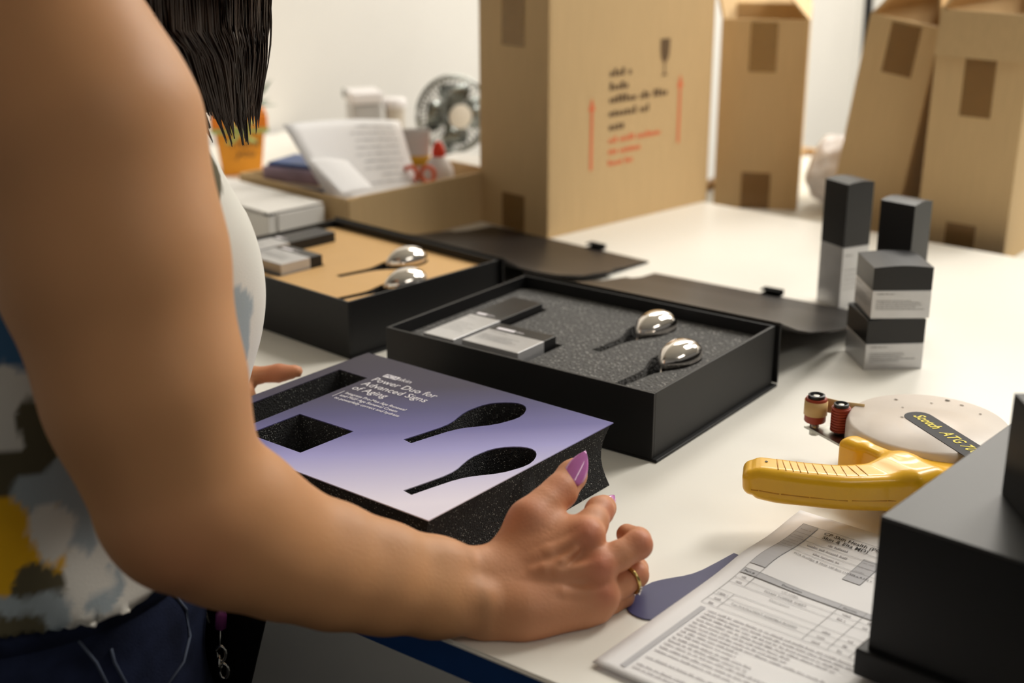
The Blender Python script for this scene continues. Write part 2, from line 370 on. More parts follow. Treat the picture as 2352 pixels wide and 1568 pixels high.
carton('shipping_carton', (-0.186, 1.036, T2Z), math.radians(24), 0.140, 0.33, 0.312, 'narrow upright open carton between the arrow-marked carton and the small black boxes',
       flaps=[('right', -42, 0), ('left', 14, 0), ('back', 60, 0)], tapes=[(0.047, 0.091, 0.228, 0.308, 'clear_tape'), (0.045, 0.093, 0, 0.062, 'pack_tape')])
carton('shipping_carton', (0.034, 1.0, T2Z + 0.0156), math.radians(0), 0.110, 0.30, 0.325, 'open carton leaning to the right against the carton with a folded flap',
       flaps=[('left', -30, 20), ('back', -20, 60), ('right', -15, 0)], tapes=[(0.036, 0.082, 0.245, 0.32, 'pack_tape')], lean=(0, math.radians(8)))
carton('shipping_carton', (0.194, 0.958, T2Z + 0.0019), math.radians(-1), 0.132, 0.36, 0.350, 'upright carton at far right with its front flap folded down outside',
       flaps=[('front', 169, 0), ('right', 80, 10), ('left', -25, 20), ('back', -10, 20)], tapes=[(0.044, 0.088, 0.205, 0.29, 'pack_tape'), (0.044, 0.088, 0, 0.05, 'pack_tape')], lean=(0, math.radians(0.8)))

# plastic bag and black stand behind the cartons
def crumple(name, c, rx, ry, rz, m, label, cat, seed=1, amp=0.25):
    bm = bmesh.new(); bmesh.ops.create_icosphere(bm, subdivisions=4, radius=1.0); r = random.Random(seed)
    dirs = [(Vector((r.gauss(0, 1), r.gauss(0, 1), r.gauss(0, 1))).normalized(), r.uniform(2, 7), r.uniform(0, 6)) for _ in range(16)]
    for v in bm.verts:
        n = v.co.normalized(); k = sum(abs(math.sin(f * n.dot(d) + p)) for d, f, p in dirs) / len(dirs)
        s = 1 + amp * (k - 0.64) * 3; v.co = Vector((n.x * rx * s, n.y * ry * s, max(-rz * 0.98, n.z * rz * s)))
    o = bm_obj(name, bm, m, None, True, c); return tag(o, label, cat)
crumple('plastic_bag', (-0.028, 1.185, T2Z + 0.0592), 0.042, 0.085, 0.060, 'poly_bag', 'crumpled clear plastic bag on the grey table between the brown cartons', 'plastic bag', 4)
sp_ = empty('stand', (-0.27, 1.9, FLOOR), 'thin black upright pole behind the leaning open carton', 'stand')
tube('pole', [(0, 0, 0.02), (-0.02, 0, 1.15), (-0.045, 0, 1.75)], 0.010, 'pole_black', sp_)
lathe('base', [(0.0, 0.0), (0.13, 0.0), (0.13, 0.012), (0.02, 0.025), (0.0, 0.026)], 'pole_black', sp_)

# ------------------------------------------------------------------ rigid black gift boxes
def gift_box(loc, rz, a, b, h, label, lid_profile, x_tab, lid_w=None):
    """a along local x (wide front), b along local y; hinge and lid on the local +y side"""
    e = empty('gift_box', loc, label, 'gift box', rz, 'open black gift boxes'); t = 0.0032
    bm = bmesh.new()
    box_bm(bm, 0, a, 0, t, 0.003, h, 0.0004); box_bm(bm, 0, a, b - t, b, 0.003, h, 0.0004)
    box_bm(bm, 0, t, t, b - t, 0.003, h, 0.0004); box_bm(bm, a - t, a, t, b - t, 0.003, h, 0.0004); box_bm(bm, t, a - t, t, b - t, 0.003, 0.005)
    bm_obj('tray', bm, 'black_card', e)
    box('base_board', -0.005, a + 0.005, 0.0, b + 0.003, 0.0, 0.003, 'black_card', e, 0.0008)
    box('spine', -0.004, a + 0.004, b + 0.0035, b + 0.0062, 0.003, h + 0.001, 'black_card', e, 0.0006)
    # lid and folding front flap: profile of (y, z) points from the hinge
    th = 0.0026; pr = [Vector((0, y, z)) for y, z in lid_profile]; top = []; bot = []
    for i, p in enumerate(pr):
        d = (pr[min(i + 1, len(pr) - 1)] - pr[max(i - 1, 0)]).normalized(); nrm = Vector((0, -d.z, d.y))
        top.append(p + nrm * th / 2); bot.append(p - nrm * th / 2)
    def sheet(name, i0, i1, xa, xb):
        vs = []; fs = []; n = i1 - i0 + 1
        for x in (xa, xb):
            for arr in (top, bot):
                vs += [(x, arr[k].y, arr[k].z) for k in range(i0, i1 + 1)]
        A, B, Cc, D = 0, n, 2 * n, 3 * n
        for k in range(n - 1):
            fs += [(A + k, A + k + 1, Cc + k + 1, Cc + k), (B + k, D + k, D + k + 1, B + k + 1), (A + k, B + k, B + k + 1, A + k + 1), (Cc + k, Cc + k + 1, D + k + 1, D + k)]
        fs += [(A, Cc, D, B), (A + n - 1, B + n - 1, D + n - 1, Cc + n - 1)]
        bm = bmesh.new(); bv = [bm.verts.new(v) for v in vs]
        for f in fs: bm.faces.new([bv[i] for i in f])
        o = bm_obj(name, bm, 'black_lid', e); autosmooth(o, 50); return o
    n = len(pr); k_f = n - 3
    lid = sheet('lid', 0, k_f, -0.004, a + 0.004); flap = sheet('lid_flap', k_f, n - 1, 0.004, a - 0.004)
    ey, ez = lid_profile[-1]
    bm = bmesh.new(); x0 = x_tab
    for (y0, y1, z0, z1) in ((ey - 0.006, ey + 0.012, 0.002, 0.0032), (ey + 0.011, ey + 0.0125, 0.002, 0.008), (ey - 0.002, ey + 0.0125, 0.0075, 0.009)): box_bm(bm, x0, x0 + 0.026, y0, y1, z0, z1, 0.0004)
    bm_obj('ribbon_tab', bm, 'black_cloth', flap)
    return e
BH = 0.0655
gb_B = gift_box((0, 0, 0), 0, 0.314, 0.238, BH, 'open black gift box with dark grey foam, nearer of the two open boxes',
    [(0.241, BH + 0.0015), (0.25, 0.0625), (0.284, 0.048), (0.317, 0.037), (0.364, 0.026), (0.41, 0.0165), (0.462, 0.009), (0.466, 0.0082), (0.49, 0.004), (0.524, 0.0016)], 0.158)
AZ = math.radians(-6.5)
aw, ad = 0.302, 0.233
Rcorner = Vector((-0.063, 0.271, 0)); ax = Vector((math.cos(AZ), math.sin(AZ), 0)); ay = Vector((-math.sin(AZ), math.cos(AZ), 0))
A0 = Rcorner - ax * aw - ay * ad
gb_A = gift_box(A0, AZ, aw, ad, BH, 'open black gift box with tan card topper, farther of the two open boxes',
    [(ad + 0.003, BH + 0.0015), (ad + 0.012, 0.061), (ad + 0.032, 0.05), (ad + 0.06, 0.039), (ad + 0.1, 0.026), (ad + 0.15, 0.0145), (ad + 0.214, 0.008), (ad + 0.218, 0.0075), (ad + 0.25, 0.004), (ad + 0.3, 0.0016)], 0.187)

def spoon_outline(tip, ang, L=0.125, hw=0.0055, bw=0.0215, n=14, grow=0.0):
    """closed outline of a spoon cut-out; axis starts at tip and points along +y rotated clockwise by ang"""
    left = []; 
    def w(t):
        if t < 0.068: return hw + (bw - hw) * 0.0
        return 0
    ts = [0.0, 0.02, 0.038, 0.048, 0.056, 0.064, 0.072, 0.080, 0.088, 0.096, 0.104, 0.111, 0.117, 0.121, 0.124, 0.125]
    ws = [hw, hw, hw + 0.0004, hw + 0.0018, hw + 0.0045, hw + 0.0085, hw + 0.0122, hw + 0.0147, bw - 0.0006, bw, bw - 0.001, bw - 0.0039, bw - 0.008, bw - 0.0118, bw - 0.0165, bw - 0.021]
    pts = [(q + grow, t) for q, t in zip(ws, ts)] + [(-q - grow, t) for q, t in reversed(list(zip(ws, ts)))]
    c, s = math.cos(ang), math.sin(ang)
    return [(tip[0] + x * c + y * s, tip[1] - x * s + y * c) for x, y in pts]
# chrome spoons lying bowl-up-side-down in the foam
def spoon(loc, rz, label, pitch=0.0):
    e = empty('spoon', loc, label, 'spoon', rz, 'chrome spoons in the gift boxes')
    bm = bmesh.new(); n = 28; m = 12; rows = []
    Lb, Wb, Hb = 0.028, 0.0185, 0.0165
    for i in range(m + 1):
        ph = (PI / 2 + 0.12) * i / m; row = []
        for k in range(n):
            th = 2 * PI * k / n; r = math.sin(ph)
            yy = Lb * r * math.sin(th); xx = Wb * r * math.cos(th) * (1 + 0.16 * math.sin(th))
            if math.sin(th) < -0.55: xx *= 1 - 0.35 * (-math.sin(th) - 0.55) / 0.45
            row.append(bm.verts.new((xx, yy, Hb * math.cos(ph))))
        rows.append(row)
    for r0, r1 in zip(rows, rows[1:]):
        for k in range(n): bm.faces.new((r0[k], r0[(k + 1) % n], r1[(k + 1) % n], r1[k])) if r0 is not rows[0] else None
    top = bm.verts.new((0, 0, Hb))
    for k in range(n): bm.faces.new((top, rows[1][k], rows[1][(k + 1) % n]))
    for v in rows[0]: bm.verts.remove(v)
    bm.faces.new(rows[-1][::-1]); bm_obj('bowl', bm, 'chrome', e, True, None, (pitch, 0, 0)); autosmooth(e.children[-1], 60)
    tube('handle', [(0, -0.024, -0.006), (0, -0.032, -0.016), (0, -0.055, -0.022), (0, -0.090, -0.023)], [0.003, 0.0028, 0.0028, 0.004], 'chrome', e)
    return e
# product cartons: silver sleeve end and black end
def product_box(name, loc, rot, w, d, L, silver, label, logo=True, group=None, text_face='side'):
    """stands on local z; silver part is the lower length"""
    e = empty(name, loc, label, 'product box', 0, group); e.rotation_euler = rot
    box('silver_half', -w / 2, w / 2, -d / 2, d / 2, 0, silver, 'silver_print', e, 0.0006)
    box('black_half', -w / 2, w / 2, -d / 2, d / 2, silver, L, 'black_print', e, 0.0006)
    return e
def face_print(e, w, d, silver, seed, face, logo=True):
    """small print on one face of a product box; face: '+x','-x','+y','-y'"""
    r = random.Random(seed); W_ = w if 'y' in face else d; off = (d if 'y' in face else w) / 2 + 0.0003
    M = {'-y': lambda x, y, z: (x, -off, y), '+y': lambda x, y, z: (-x, off, y), '+x': lambda x, y, z: (off, x, y), '-x': lambda x, y, z: (-off, -x, y)}[face]
    rects = []; hh = 0.0011
    rects += marks(-W_ * 0.42, -W_ * 0.12, silver * 0.86, hh * 1.3, r)
    for k in range(5): rects += marks(-W_ * 0.42, W_ * r.uniform(0.1, 0.42), silver * (0.62 - 0.075 * k), hh, r)
    quads('small_print', rects, 'ink_grey', e, 0, fn=M)
    if logo:
        rot = {'-y': (PI / 2, 0, 0), '+y': (PI / 2, 0, PI), '+x': (PI / 2, 0, PI / 2), '-x': (PI / 2, 0, -PI / 2)}[face]
        p = M(-W_ * 0.36, silver + 0.004, 0); quads('logo_block', [(-W_ * 0.40, -W_ * 0.08, silver + 0.003, silver + 0.0085)], 'ink_white', e, 0, fn=M)
        p = M(-W_ * 0.06, silver + 0.004, 0); text('logo_text', 'skin', 0.0062, 'ink_white', e, p, rot)

# ---- foam, products and spoons of the nearer open box
FZB = 0.052
sB = [((0.189, 0.098), math.radians(6)), ((0.258, 0.030), math.radians(5))]
def foam_obj(name, loc, rz, a, b, z0, z1, holes, m, label, cat='foam insert'):
    o = prism(name, rrect(0.0036, a - 0.0036, 0.0036, b - 0.0036, 0.012, 3), holes, [z0, z1], m, None, loc, (0, 0, rz)); return tag(o, label, cat)
holesB = [rrect(0.029, 0.073, 0.016, 0.181), rrect(0.077, 0.153, 0.016, 0.093)] + [spoon_outline(t, a) for t, a in sB]
foam_obj('foam_insert', (0, 0, 0), 0, 0.314, 0.238, 0.006, FZB, holesB, 'foam_grey', 'dark grey foam insert filling the nearer open gift box')
def lying(x0, x1, y0, y1, ztop, thick, silver, label, seed, frame=None, group=None):
    """product box lying on its back; long axis along +y"""
    w, L = x1 - x0, y1 - y0; p = Vector(((x0 + x1) / 2, y0, ztop - thick / 2)); rz = 0
    if frame: p = Vector(frame[0]) + Matrix.Rotation(frame[1], 3, 'Z') @ p; rz = frame[1]
    e = product_box('product_box', p, (-PI / 2, 0, rz), w, thick, L, silver, label, group=group)
    # with rotation -90 about x local z -> +y, local -y -> +z
    face_print(e, w, thick, silver, seed, '-y'); return e
GP = 'black and silver product boxes lying in the gift boxes'
lying(0.0315, 0.0705, 0.021, 0.174, 0.0605, 0.036, 0.078, 'long black and silver product box in the nearer open gift box', 1, group=GP)
eS = lying(0.080, 0.149, 0.0225, 0.087, 0.0625, 0.050, 0.044, 'short square black and silver product box in the nearer open gift box', 2, group=GP)
spoon((0.201, 0.190, FZB + 0.003), math.radians(-6), 'chrome spoon nearest the lid hinge in the grey foam of the nearer box', 0.10)
spoon((0.268, 0.124, FZB + 0.003), math.radians(-5), 'chrome spoon nearest the front corner in the grey foam of the nearer box', 0.10)

# ---- tan topper, products and spoons of the farther open box
FA = (tuple(A0), AZ)
FZA = 0.056
def toA(x, y):
    d_ = Vector((x, y, 0)) - A0; return (d_.dot(ax), d_.dot(ay))
tA = [toA(-0.192, 0.131), toA(-0.130, 0.058)]
holesA = [rrect(0.022, 0.064, 0.03, 0.18), rrect(0.069, 0.142, 0.03, 0.10)] + [spoon_outline(t, math.radians(9), 0.125) for t in tA]
fo = prism('foam_block', rrect(0.0036, aw - 0.0036, 0.0036, ad - 0.0036, 0.004, 3), holesA, [0.006, FZA - 0.001], 'foam_black')
ef = empty('foam_insert', A0, 'foam insert with tan card topper filling the farther open gift box', 'foam insert', AZ); fo.parent = ef
prism('card_topper', rrect(0.0036, aw - 0.0036, 0.0036, ad - 0.0036, 0.004, 3), holesA, [FZA - 0.0009, FZA], 'kraft_sheet', ef)
p = toA(-0.316, 0.092)
lying(0.024, 0.062, 0.034, 0.182, FZA + 0.012, 0.036, 0.075, 'long black and silver product box on the tan topper of the farther gift box', 3, FA, GP)
lying(0.071, 0.139, 0.036, 0.098, FZA + 0.013, 0.050, 0.044, 'short square black and silver product box on the tan topper of the farther gift box', 4, FA, GP)
for (tx, ty), lb in zip(tA, ('chrome spoon nearest the lid hinge in the tan topper of the farther box', 'chrome spoon nearest the front corner in the tan topper of the farther box')):
    q = A0 + ax * (tx + 0.095 * math.sin(math.radians(9))) + ay * (ty + 0.095 * math.cos(math.radians(9)))
    spoon((q.x, q.y, FZA + 0.003), AZ - math.radians(9), lb, 0.1)

# ------------------------------------------------------------------ printed foam insert being lifted on the table
IW, ID, IH = 0.288, 0.234, 0.058
IO = Vector((0.0235, -0.0525, 0)); IA = math.radians(-1.8)
ins = empty('foam_insert', IO, 'black foam insert with printed violet topper held between two hands', 'foam insert', IA)
def toI(x, y):
    d_ = Matrix.Rotation(-IA, 2) @ (Vector((x, y)) - Vector((IO.x, IO.y))); return (d_.x, d_.y)
def densify(poly, n=8):
    out = []
    for i in range(len(poly)):
        a, b = poly[i], poly[(i + 1) % len(poly)]
        for k in range(n): out.append((a[0] + (b[0] - a[0]) * k / n, a[1] + (b[1] - a[1]) * k / n))
    return out
r1 = [toI(0.031, -0.250), toI(0.068, -0.250), toI(0.071, -0.105), toI(0.034, -0.1035)]
r2 = [toI(0.081, -0.262), toI(0.144, -0.264), toI(0.148, -0.206), toI(0.084, -0.205)]
s1 = spoon_outline(toI(0.1975, -0.1955), math.radians(9.0 + 1.8), hw=0.0052); s2 = spoon_outline(toI(0.2615, -0.2695), math.radians(9.0 + 1.8), hw=0.0052)
holesI = [r1, r2, s1, s2]
def pinch(x, y, t):
    k = math.sin(PI * t) ** 1.0
    ox = 0.0065 * k if x > IW - 0.012 else (-0.004 * k if x < 0.012 else 0); oy = -0.0045 * k if y > -0.012 else (0.003 * k if y < -ID + 0.012 else 0)
    return (x - ox, y + oy)
outer = densify([(0.0015, -ID + 0.0015), (IW - 0.0015, -ID + 0.0015), (IW - 0.0015, -0.0015), (0.0015, -0.0015)], 10)
prism('foam_block', outer, [densify(r1, 2), densify(r2, 2), s1, s2], [0.0002 + (IH - 0.0012) * k / 7 for k in range(8)], 'foam_black', ins, outfn=pinch)
topper_material(IW, ID)
tp = prism('printed_topper', [(0, -ID), (IW, -ID), (IW, 0), (0, 0)], holesI, [IH - 0.0008, IH], 'topper_print', ins)
tz = IH + 0.0003
def lay(x, y): q = toI(x, y); return (q[0], q[1], tz)
tr = (0, 0, -IA)
quads('logo_block', [(0, 0.0165, 0, 0.0075)], 'ink_white', tp, 0, lay(0.0795, -0.0945), tr)
text('logo_letters', 'PCA', 0.0078, 'offcut_blue', tp, (lay(0.0805, -0.0935)[0], lay(0.0805, -0.0935)[1], tz + 0.0002), tr, 0.12)
text('logo_text', 'skin', 0.0098, 'ink_white', tp, lay(0.0968, -0.0935), tr)
text('headline', 'Power Duo for\nAdvanced Signs\nof Aging', 0.0135, 'ink_white', tp, lay(0.0775, -0.1085), tr, line=0.98, width=0.90)
text('small_text', 'Integrate Pro-Max Age Renewal\nand MGF Age Renewal Cream\nto powerfully correct and hydrate', 0.0062, 'ink_white', tp, lay(0.0815, -0.147), tr, line=1.12, width=0.88, bold=0.00004)
quads('rule', [(0, 0.0006, -0.016, 0.0)], 'ink_white', tp, 0, lay(0.0772, -0.1425), tr)

# ------------------------------------------------------------------ standing product boxes
GS = 'standing black and silver product boxes'
def standing(near, left, right, z0, L, silver, label, faces, open_tuck=False):
    """near corner plus the corners to its left and right (plan)"""
    n = Vector(near); u = Vector(right) - n; v = Vector(left) - n; w = u.length; ang = math.atan2(u.y, u.x); d = v.length
    c = n + u.normalized() * w / 2 + Vector((-math.sin(ang), math.cos(ang))) * d / 2
    e = product_box('product_box', (c.x, c.y, z0), (0, 0, ang), w, d, L, silver, label, group=GS)
    for k, f in enumerate(faces): face_print(e, w, d, silver, 20 + k, f, False)
    # slightly arched tuck-in lid
    bm = bmesh.new(); n_ = 8; top = []
    for i in range(n_ + 1):
        x = -w / 2 + w * i / n_; zz = L + 0.0005 + 0.0022 * math.sin(PI * i / n_)
        top.append([bm.verts.new((x, y, zz)) for y in (-d / 2, d / 2)] + [bm.verts.new((x, y, L - 0.0005)) for y in (-d / 2, d / 2)])
    for a_, b_ in zip(top, top[1:]):
        bm.faces.new((a_[0], b_[0], b_[1], a_[1])); bm.faces.new((a_[0], a_[2], b_[2], b_[0])); bm.faces.new((a_[1], b_[1], b_[3], a_[3]))
    bm.faces.new((top[0][0], top[0][1], top[0][3], top[0][2])); bm.faces.new((top[-1][0], top[-1][2], top[-1][3], top[-1][1]))
    bm_obj('lid', bm, 'black_print', e)
    return e
standing((0.371, 0.340), (0.326, 0.387), (0.4185, 0.3815), 0.0, 0.0545, 0.0290, 'square black and silver product box at the bottom of the stack of two', ['-y'])
standing((0.3725, 0.3415), (0.331, 0.3895), (0.4215, 0.380), 0.0573, 0.0545, 0.0305, 'square black and silver product box on top of the stack of two', ['-y', '-x'])
standing((0.261, 0.526), (0.223, 0.543), (0.279, 0.562), 0.0, 0.153, 0.0765, 'tall slim black and silver product box standing farthest left behind the stack', ['-y'])
standing((0.3645, 0.466), (0.322, 0.474), (0.371, 0.503), 0.0, 0.153, 0.0765, 'tall black and silver product box standing just behind the stack of two', [])

# ------------------------------------------------------------------ smooth signed-distance surfaces
def sd_cone(P, a, b, ra, rb):
    a = np.asarray(a, np.float32); b = np.asarray(b, np.float32); ba = b - a; L2 = float(ba @ ba) + 1e-12
    t = np.clip(((P - a) @ ba) / L2, 0, 1); q = P - (a + t[:, None] * ba)
    return np.sqrt((q * q).sum(1)) - (ra + (rb - ra) * t)
def smin(a, b, k):
    h = np.maximum(k - np.abs(a - b), 0) / k; return np.minimum(a, b) - h * h * k * 0.25
def make_field(chains, base=None, cut=None):
    prims = []
    for name, k, pts in chains:
        for p, q in zip(pts, pts[1:]): prims.append((p[:3], q[:3], p[3], q[3], k))
    cen = [(np.array(p) + np.array(q)) / 2 for p, q, *_ in prims]
    rad = [np.linalg.norm(np.array(p) - np.array(q)) / 2 + max(a, b) for p, q, a, b, k in prims]
    def F(P):
        P = np.asarray(P, np.float32); d = np.full(len(P), 9.0, np.float32)
        for (p, q, ra, rb, k), c, r in zip(prims, cen, rad):
            dist = np.sqrt(((P - c.astype(np.float32)) ** 2).sum(1)) - r
            m = dist < np.minimum(d, 0.25) + k + 0.002
            if m.any():
                v = sd_cone(P[m], p, q, ra, rb); d[m] = smin(d[m], v, k)
        if cut is not None: d = cut(P, d)
        return d
    return F
def surface_net(F, lo, hi, h, proj=2):
    """dual contouring on a sparse grid; returns vertices, quads and gradients"""
    lo = np.array(lo, float); n = np.ceil((np.array(hi, float) - lo) / h).astype(int) + 1; s = 4
    nc = n // s + 2; g = np.stack(np.meshgrid(*[np.arange(k) for k in nc], indexing='ij'), -1).reshape(-1, 3)
    fc = F(lo + (g + 0.5) * s * h).reshape(nc); near = np.abs(fc) < s * h * 1.25
    n = nc * s; V = np.repeat(np.repeat(np.repeat(fc.astype(np.float32), s, 0), s, 1), s, 2); V = np.where(V > 0, 1.0, -1.0).astype(np.float32)
    NM = np.repeat(np.repeat(np.repeat(near, s, 0), s, 1), s, 2); idx = np.argwhere(NM)
    for i in range(0, len(idx), 400000):
        ch = idx[i:i + 400000]; V[ch[:, 0], ch[:, 1], ch[:, 2]] = F(lo + ch * h)
    neg = V < 0
    c8 = [neg[i:n[0] - 1 + i, j:n[1] - 1 + j, k:n[2] - 1 + k] for i in (0, 1) for j in (0, 1) for k in (0, 1)]
    tot = sum(c.astype(np.int8) for c in c8); act = (tot > 0) & (tot < 8); cells = np.argwhere(act)
    vid = np.full(act.shape, -1, np.int64); vid[act] = np.arange(len(cells))
    acc = np.zeros((len(cells), 3)); cnt = np.zeros(len(cells))
    off = [(0, 0, 0), (0, 0, 1), (0, 1, 0), (0, 1, 1), (1, 0, 0), (1, 0, 1), (1, 1, 0), (1, 1, 1)]
    for a in range(8):
        for b in range(a + 1, 8):
            da = np.array(off[b]) - np.array(off[a])
            if abs(da).sum() != 1: continue
            pa = cells + off[a]; pb = cells + off[b]; va = V[pa[:, 0], pa[:, 1], pa[:, 2]]; vb = V[pb[:, 0], pb[:, 1], pb[:, 2]]
            m = (va < 0) != (vb < 0); t = np.where(m, va / (va - vb + 1e-12), 0); acc[m] += (pa + da * t[:, None])[m]; cnt[m] += 1
    P = lo + acc / cnt[:, None] * h
    def grad(P, e):
        return np.stack([(F(P + np.eye(3)[i] * e) - F(P - np.eye(3)[i] * e)) / (2 * e) for i in range(3)], 1)
    for _ in range(proj):
        G = grad(P, h * 0.3); g2 = (G * G).sum(1) + 1e-9; P = P - np.clip(F(P) / g2, -h, h)[:, None] * G
    quads_ = []
    for axis in range(3):
        o1, o2 = [i for i in range(3) if i != axis]
        sl0 = [slice(None)] * 3; sl1 = [slice(None)] * 3; sl0[axis] = slice(0, -1); sl1[axis] = slice(1, None)
        a = neg[tuple(sl0)]; b = neg[tuple(sl1)]; e = np.argwhere(a != b); sgn = a[e[:, 0], e[:, 1], e[:, 2]]
        ok = (e[:, o1] > 0) & (e[:, o2] > 0) & (e[:, o1] < n[o1] - 1) & (e[:, o2] < n[o2] - 1); e = e[ok]; sgn = sgn[ok]
        q = []
        for d1, d2 in ((0, 0), (1, 0), (1, 1), (0, 1)):
            c = e.copy(); c[:, o1] -= d1; c[:, o2] -= d2; q.append(vid[c[:, 0], c[:, 1], c[:, 2]])
        q = np.stack(q, 1); flip = sgn if axis != 1 else ~sgn
        q[~flip] = q[~flip][:, ::-1]; quads_.append(q[(q >= 0).all(1)])
    return P, np.concatenate(quads_)
def np_mesh(name, P, Q, m, parent, keep=None):
    if keep is not None:
        kq = keep[Q].all(1); Q = Q[kq]; used = np.unique(Q); mp = np.full(len(P), -1); mp[used] = np.arange(len(used)); P = P[used]; Q = mp[Q]
    me = bpy.data.meshes.new(name); me.vertices.add(len(P)); me.vertices.foreach_set('co', P.astype(np.float32).ravel())
    me.loops.add(Q.size); me.loops.foreach_set('vertex_index', Q.astype(np.int32).ravel()); me.polygons.add(len(Q)); me.polygons.foreach_set('loop_start', np.arange(0, Q.size, 4, dtype=np.int32))
    me.update(calc_edges=True); me.validate()
    return link_me(name, me, m, parent, True), P


# ------------------------------------------------------------------ tape gun
tg = empty('tape_gun', (0.52, 0.10, 0), 'yellow tape gun with clear round cover lying on the white table', 'tape gun')
def tl(x, y): return (x - 0.52, y - 0.10)
ch0, ch1 = Vector(tl(0.4906, 0.0465)), Vector(tl(0.576, 0.018)); cd = (ch1 - ch0).normalized(); cn = Vector((-cd.y, cd.x))
cc = Vector((0.0, 0.012)); cr_ = 0.0685
dpts = []
for k in range(48):
    a = 2 * PI * k / 48; q = cc + Vector((math.cos(a), math.sin(a))) * cr_
    s_ = (q - ch0).dot(cn)
    if s_ < 0.0: q = q - cn * s_
    dpts.append((q.x, q.y))
dd = []
for q in dpts:
    if not dd or (Vector(q) - Vector(dd[-1])).length > 0.0012: dd.append(q)
def inset(t_):
    c_ = Vector((0.0, 0.012)); return [((x - c_.x) * t_ + c_.x, (y - c_.y) * t_ + c_.y) for x, y in dd]
bm = bmesh.new(); rings = []
for sc, z in ((1.0, 0.0285), (1.0, 0.046), (0.985, 0.0505), (0.955, 0.0525)):
    rings.append([bm.verts.new((x, y, z)) for x, y in inset(sc)])
for r0, r1_ in zip(rings, rings[1:]):
    for k in range(len(dd)): bm.faces.new((r0[k], r0[(k + 1) % len(dd)], r1_[(k + 1) % len(dd)], r1_[k]))
bm.faces.new(rings[-1]); bm.faces.new(rings[0][::-1])
o = bm_obj('cover', bm, 'clear_plastic', tg); autosmooth(o, 50)
prism('base_shell', inset(0.97), [], [0.010, 0.0282], 'yellow_plastic', tg)
lathe('tape_roll', [(0.03, 0.0285), (0.052, 0.0285), (0.052, 0.046), (0.03, 0.046)], 'masking_tape', tg, 32, (0.002, 0.012, 0))
lathe('roll_core', [(0.012, 0.0285), (0.028, 0.0285), (0.028, 0.048), (0.012, 0.048)], 'yellow_plastic', tg, 24, (0.002, 0.012, 0))
# label on the cover
lc = Vector(tl(0.5455, 0.0905)); la = math.atan2(0.061 - 0.119, 0.58 - 0.501)
pl = prism('cover_label', rrect(-0.056, 0.056, -0.0125, 0.0125, 0.0115, 5), [], [0.0526, 0.0530], 'label_dark', tg, (lc.x, lc.y, 0), (0, 0, la))
text('label_text', 'Scotch', 0.0140, 'label_yellow', pl, (-0.048, -0.004, 0.0533), (0, 0, 0), 0.25, bold=0.0003, width=0.82)
text('label_text', 'ATG 700', 0.0145, 'label_yellow', pl, (-0.0085, -0.004, 0.0533), (0, 0, 0), 0.25, bold=0.0002, width=0.84)
# yellow body beside the chord, and the handle
def lp(s, t): q = ch0 + cd * s - cn * t; return (q.x, q.y)
hp = [Vector(tl(0.534, 0.013)), Vector(tl(0.522, -0.003)), Vector(tl(0.503, -0.026)), Vector(tl(0.480, -0.044)), Vector(tl(0.462, -0.0565)), Vector(tl(0.4485, -0.064)), Vector(tl(0.4435, -0.0665))]
hz = [0.033, 0.0350, 0.0380, 0.0410, 0.0435, 0.0455, 0.0455]; hw_ = [0.021, 0.0185, 0.0162, 0.0155, 0.0158, 0.0150, 0.0115]; hh_ = [0.0165, 0.0155, 0.0145, 0.0143, 0.0145, 0.0135, 0.010]
def sd_rbox(P, c, d, hx, hy, hz_, r):
    c = np.array(c, np.float32); d = np.array((d[0], d[1], 0), np.float32); d = d / np.linalg.norm(d); sd_ = np.array((-d[1], d[0], 0), np.float32)
    q = P - c; q = np.stack([np.abs(q @ d) - (hx - r), np.abs(q @ sd_) - (hy - r), np.abs(q[:, 2]) - (hz_ - r)], 1)
    return np.sqrt((np.maximum(q, 0) ** 2).sum(1)) + np.minimum(q.max(1), 0) - r
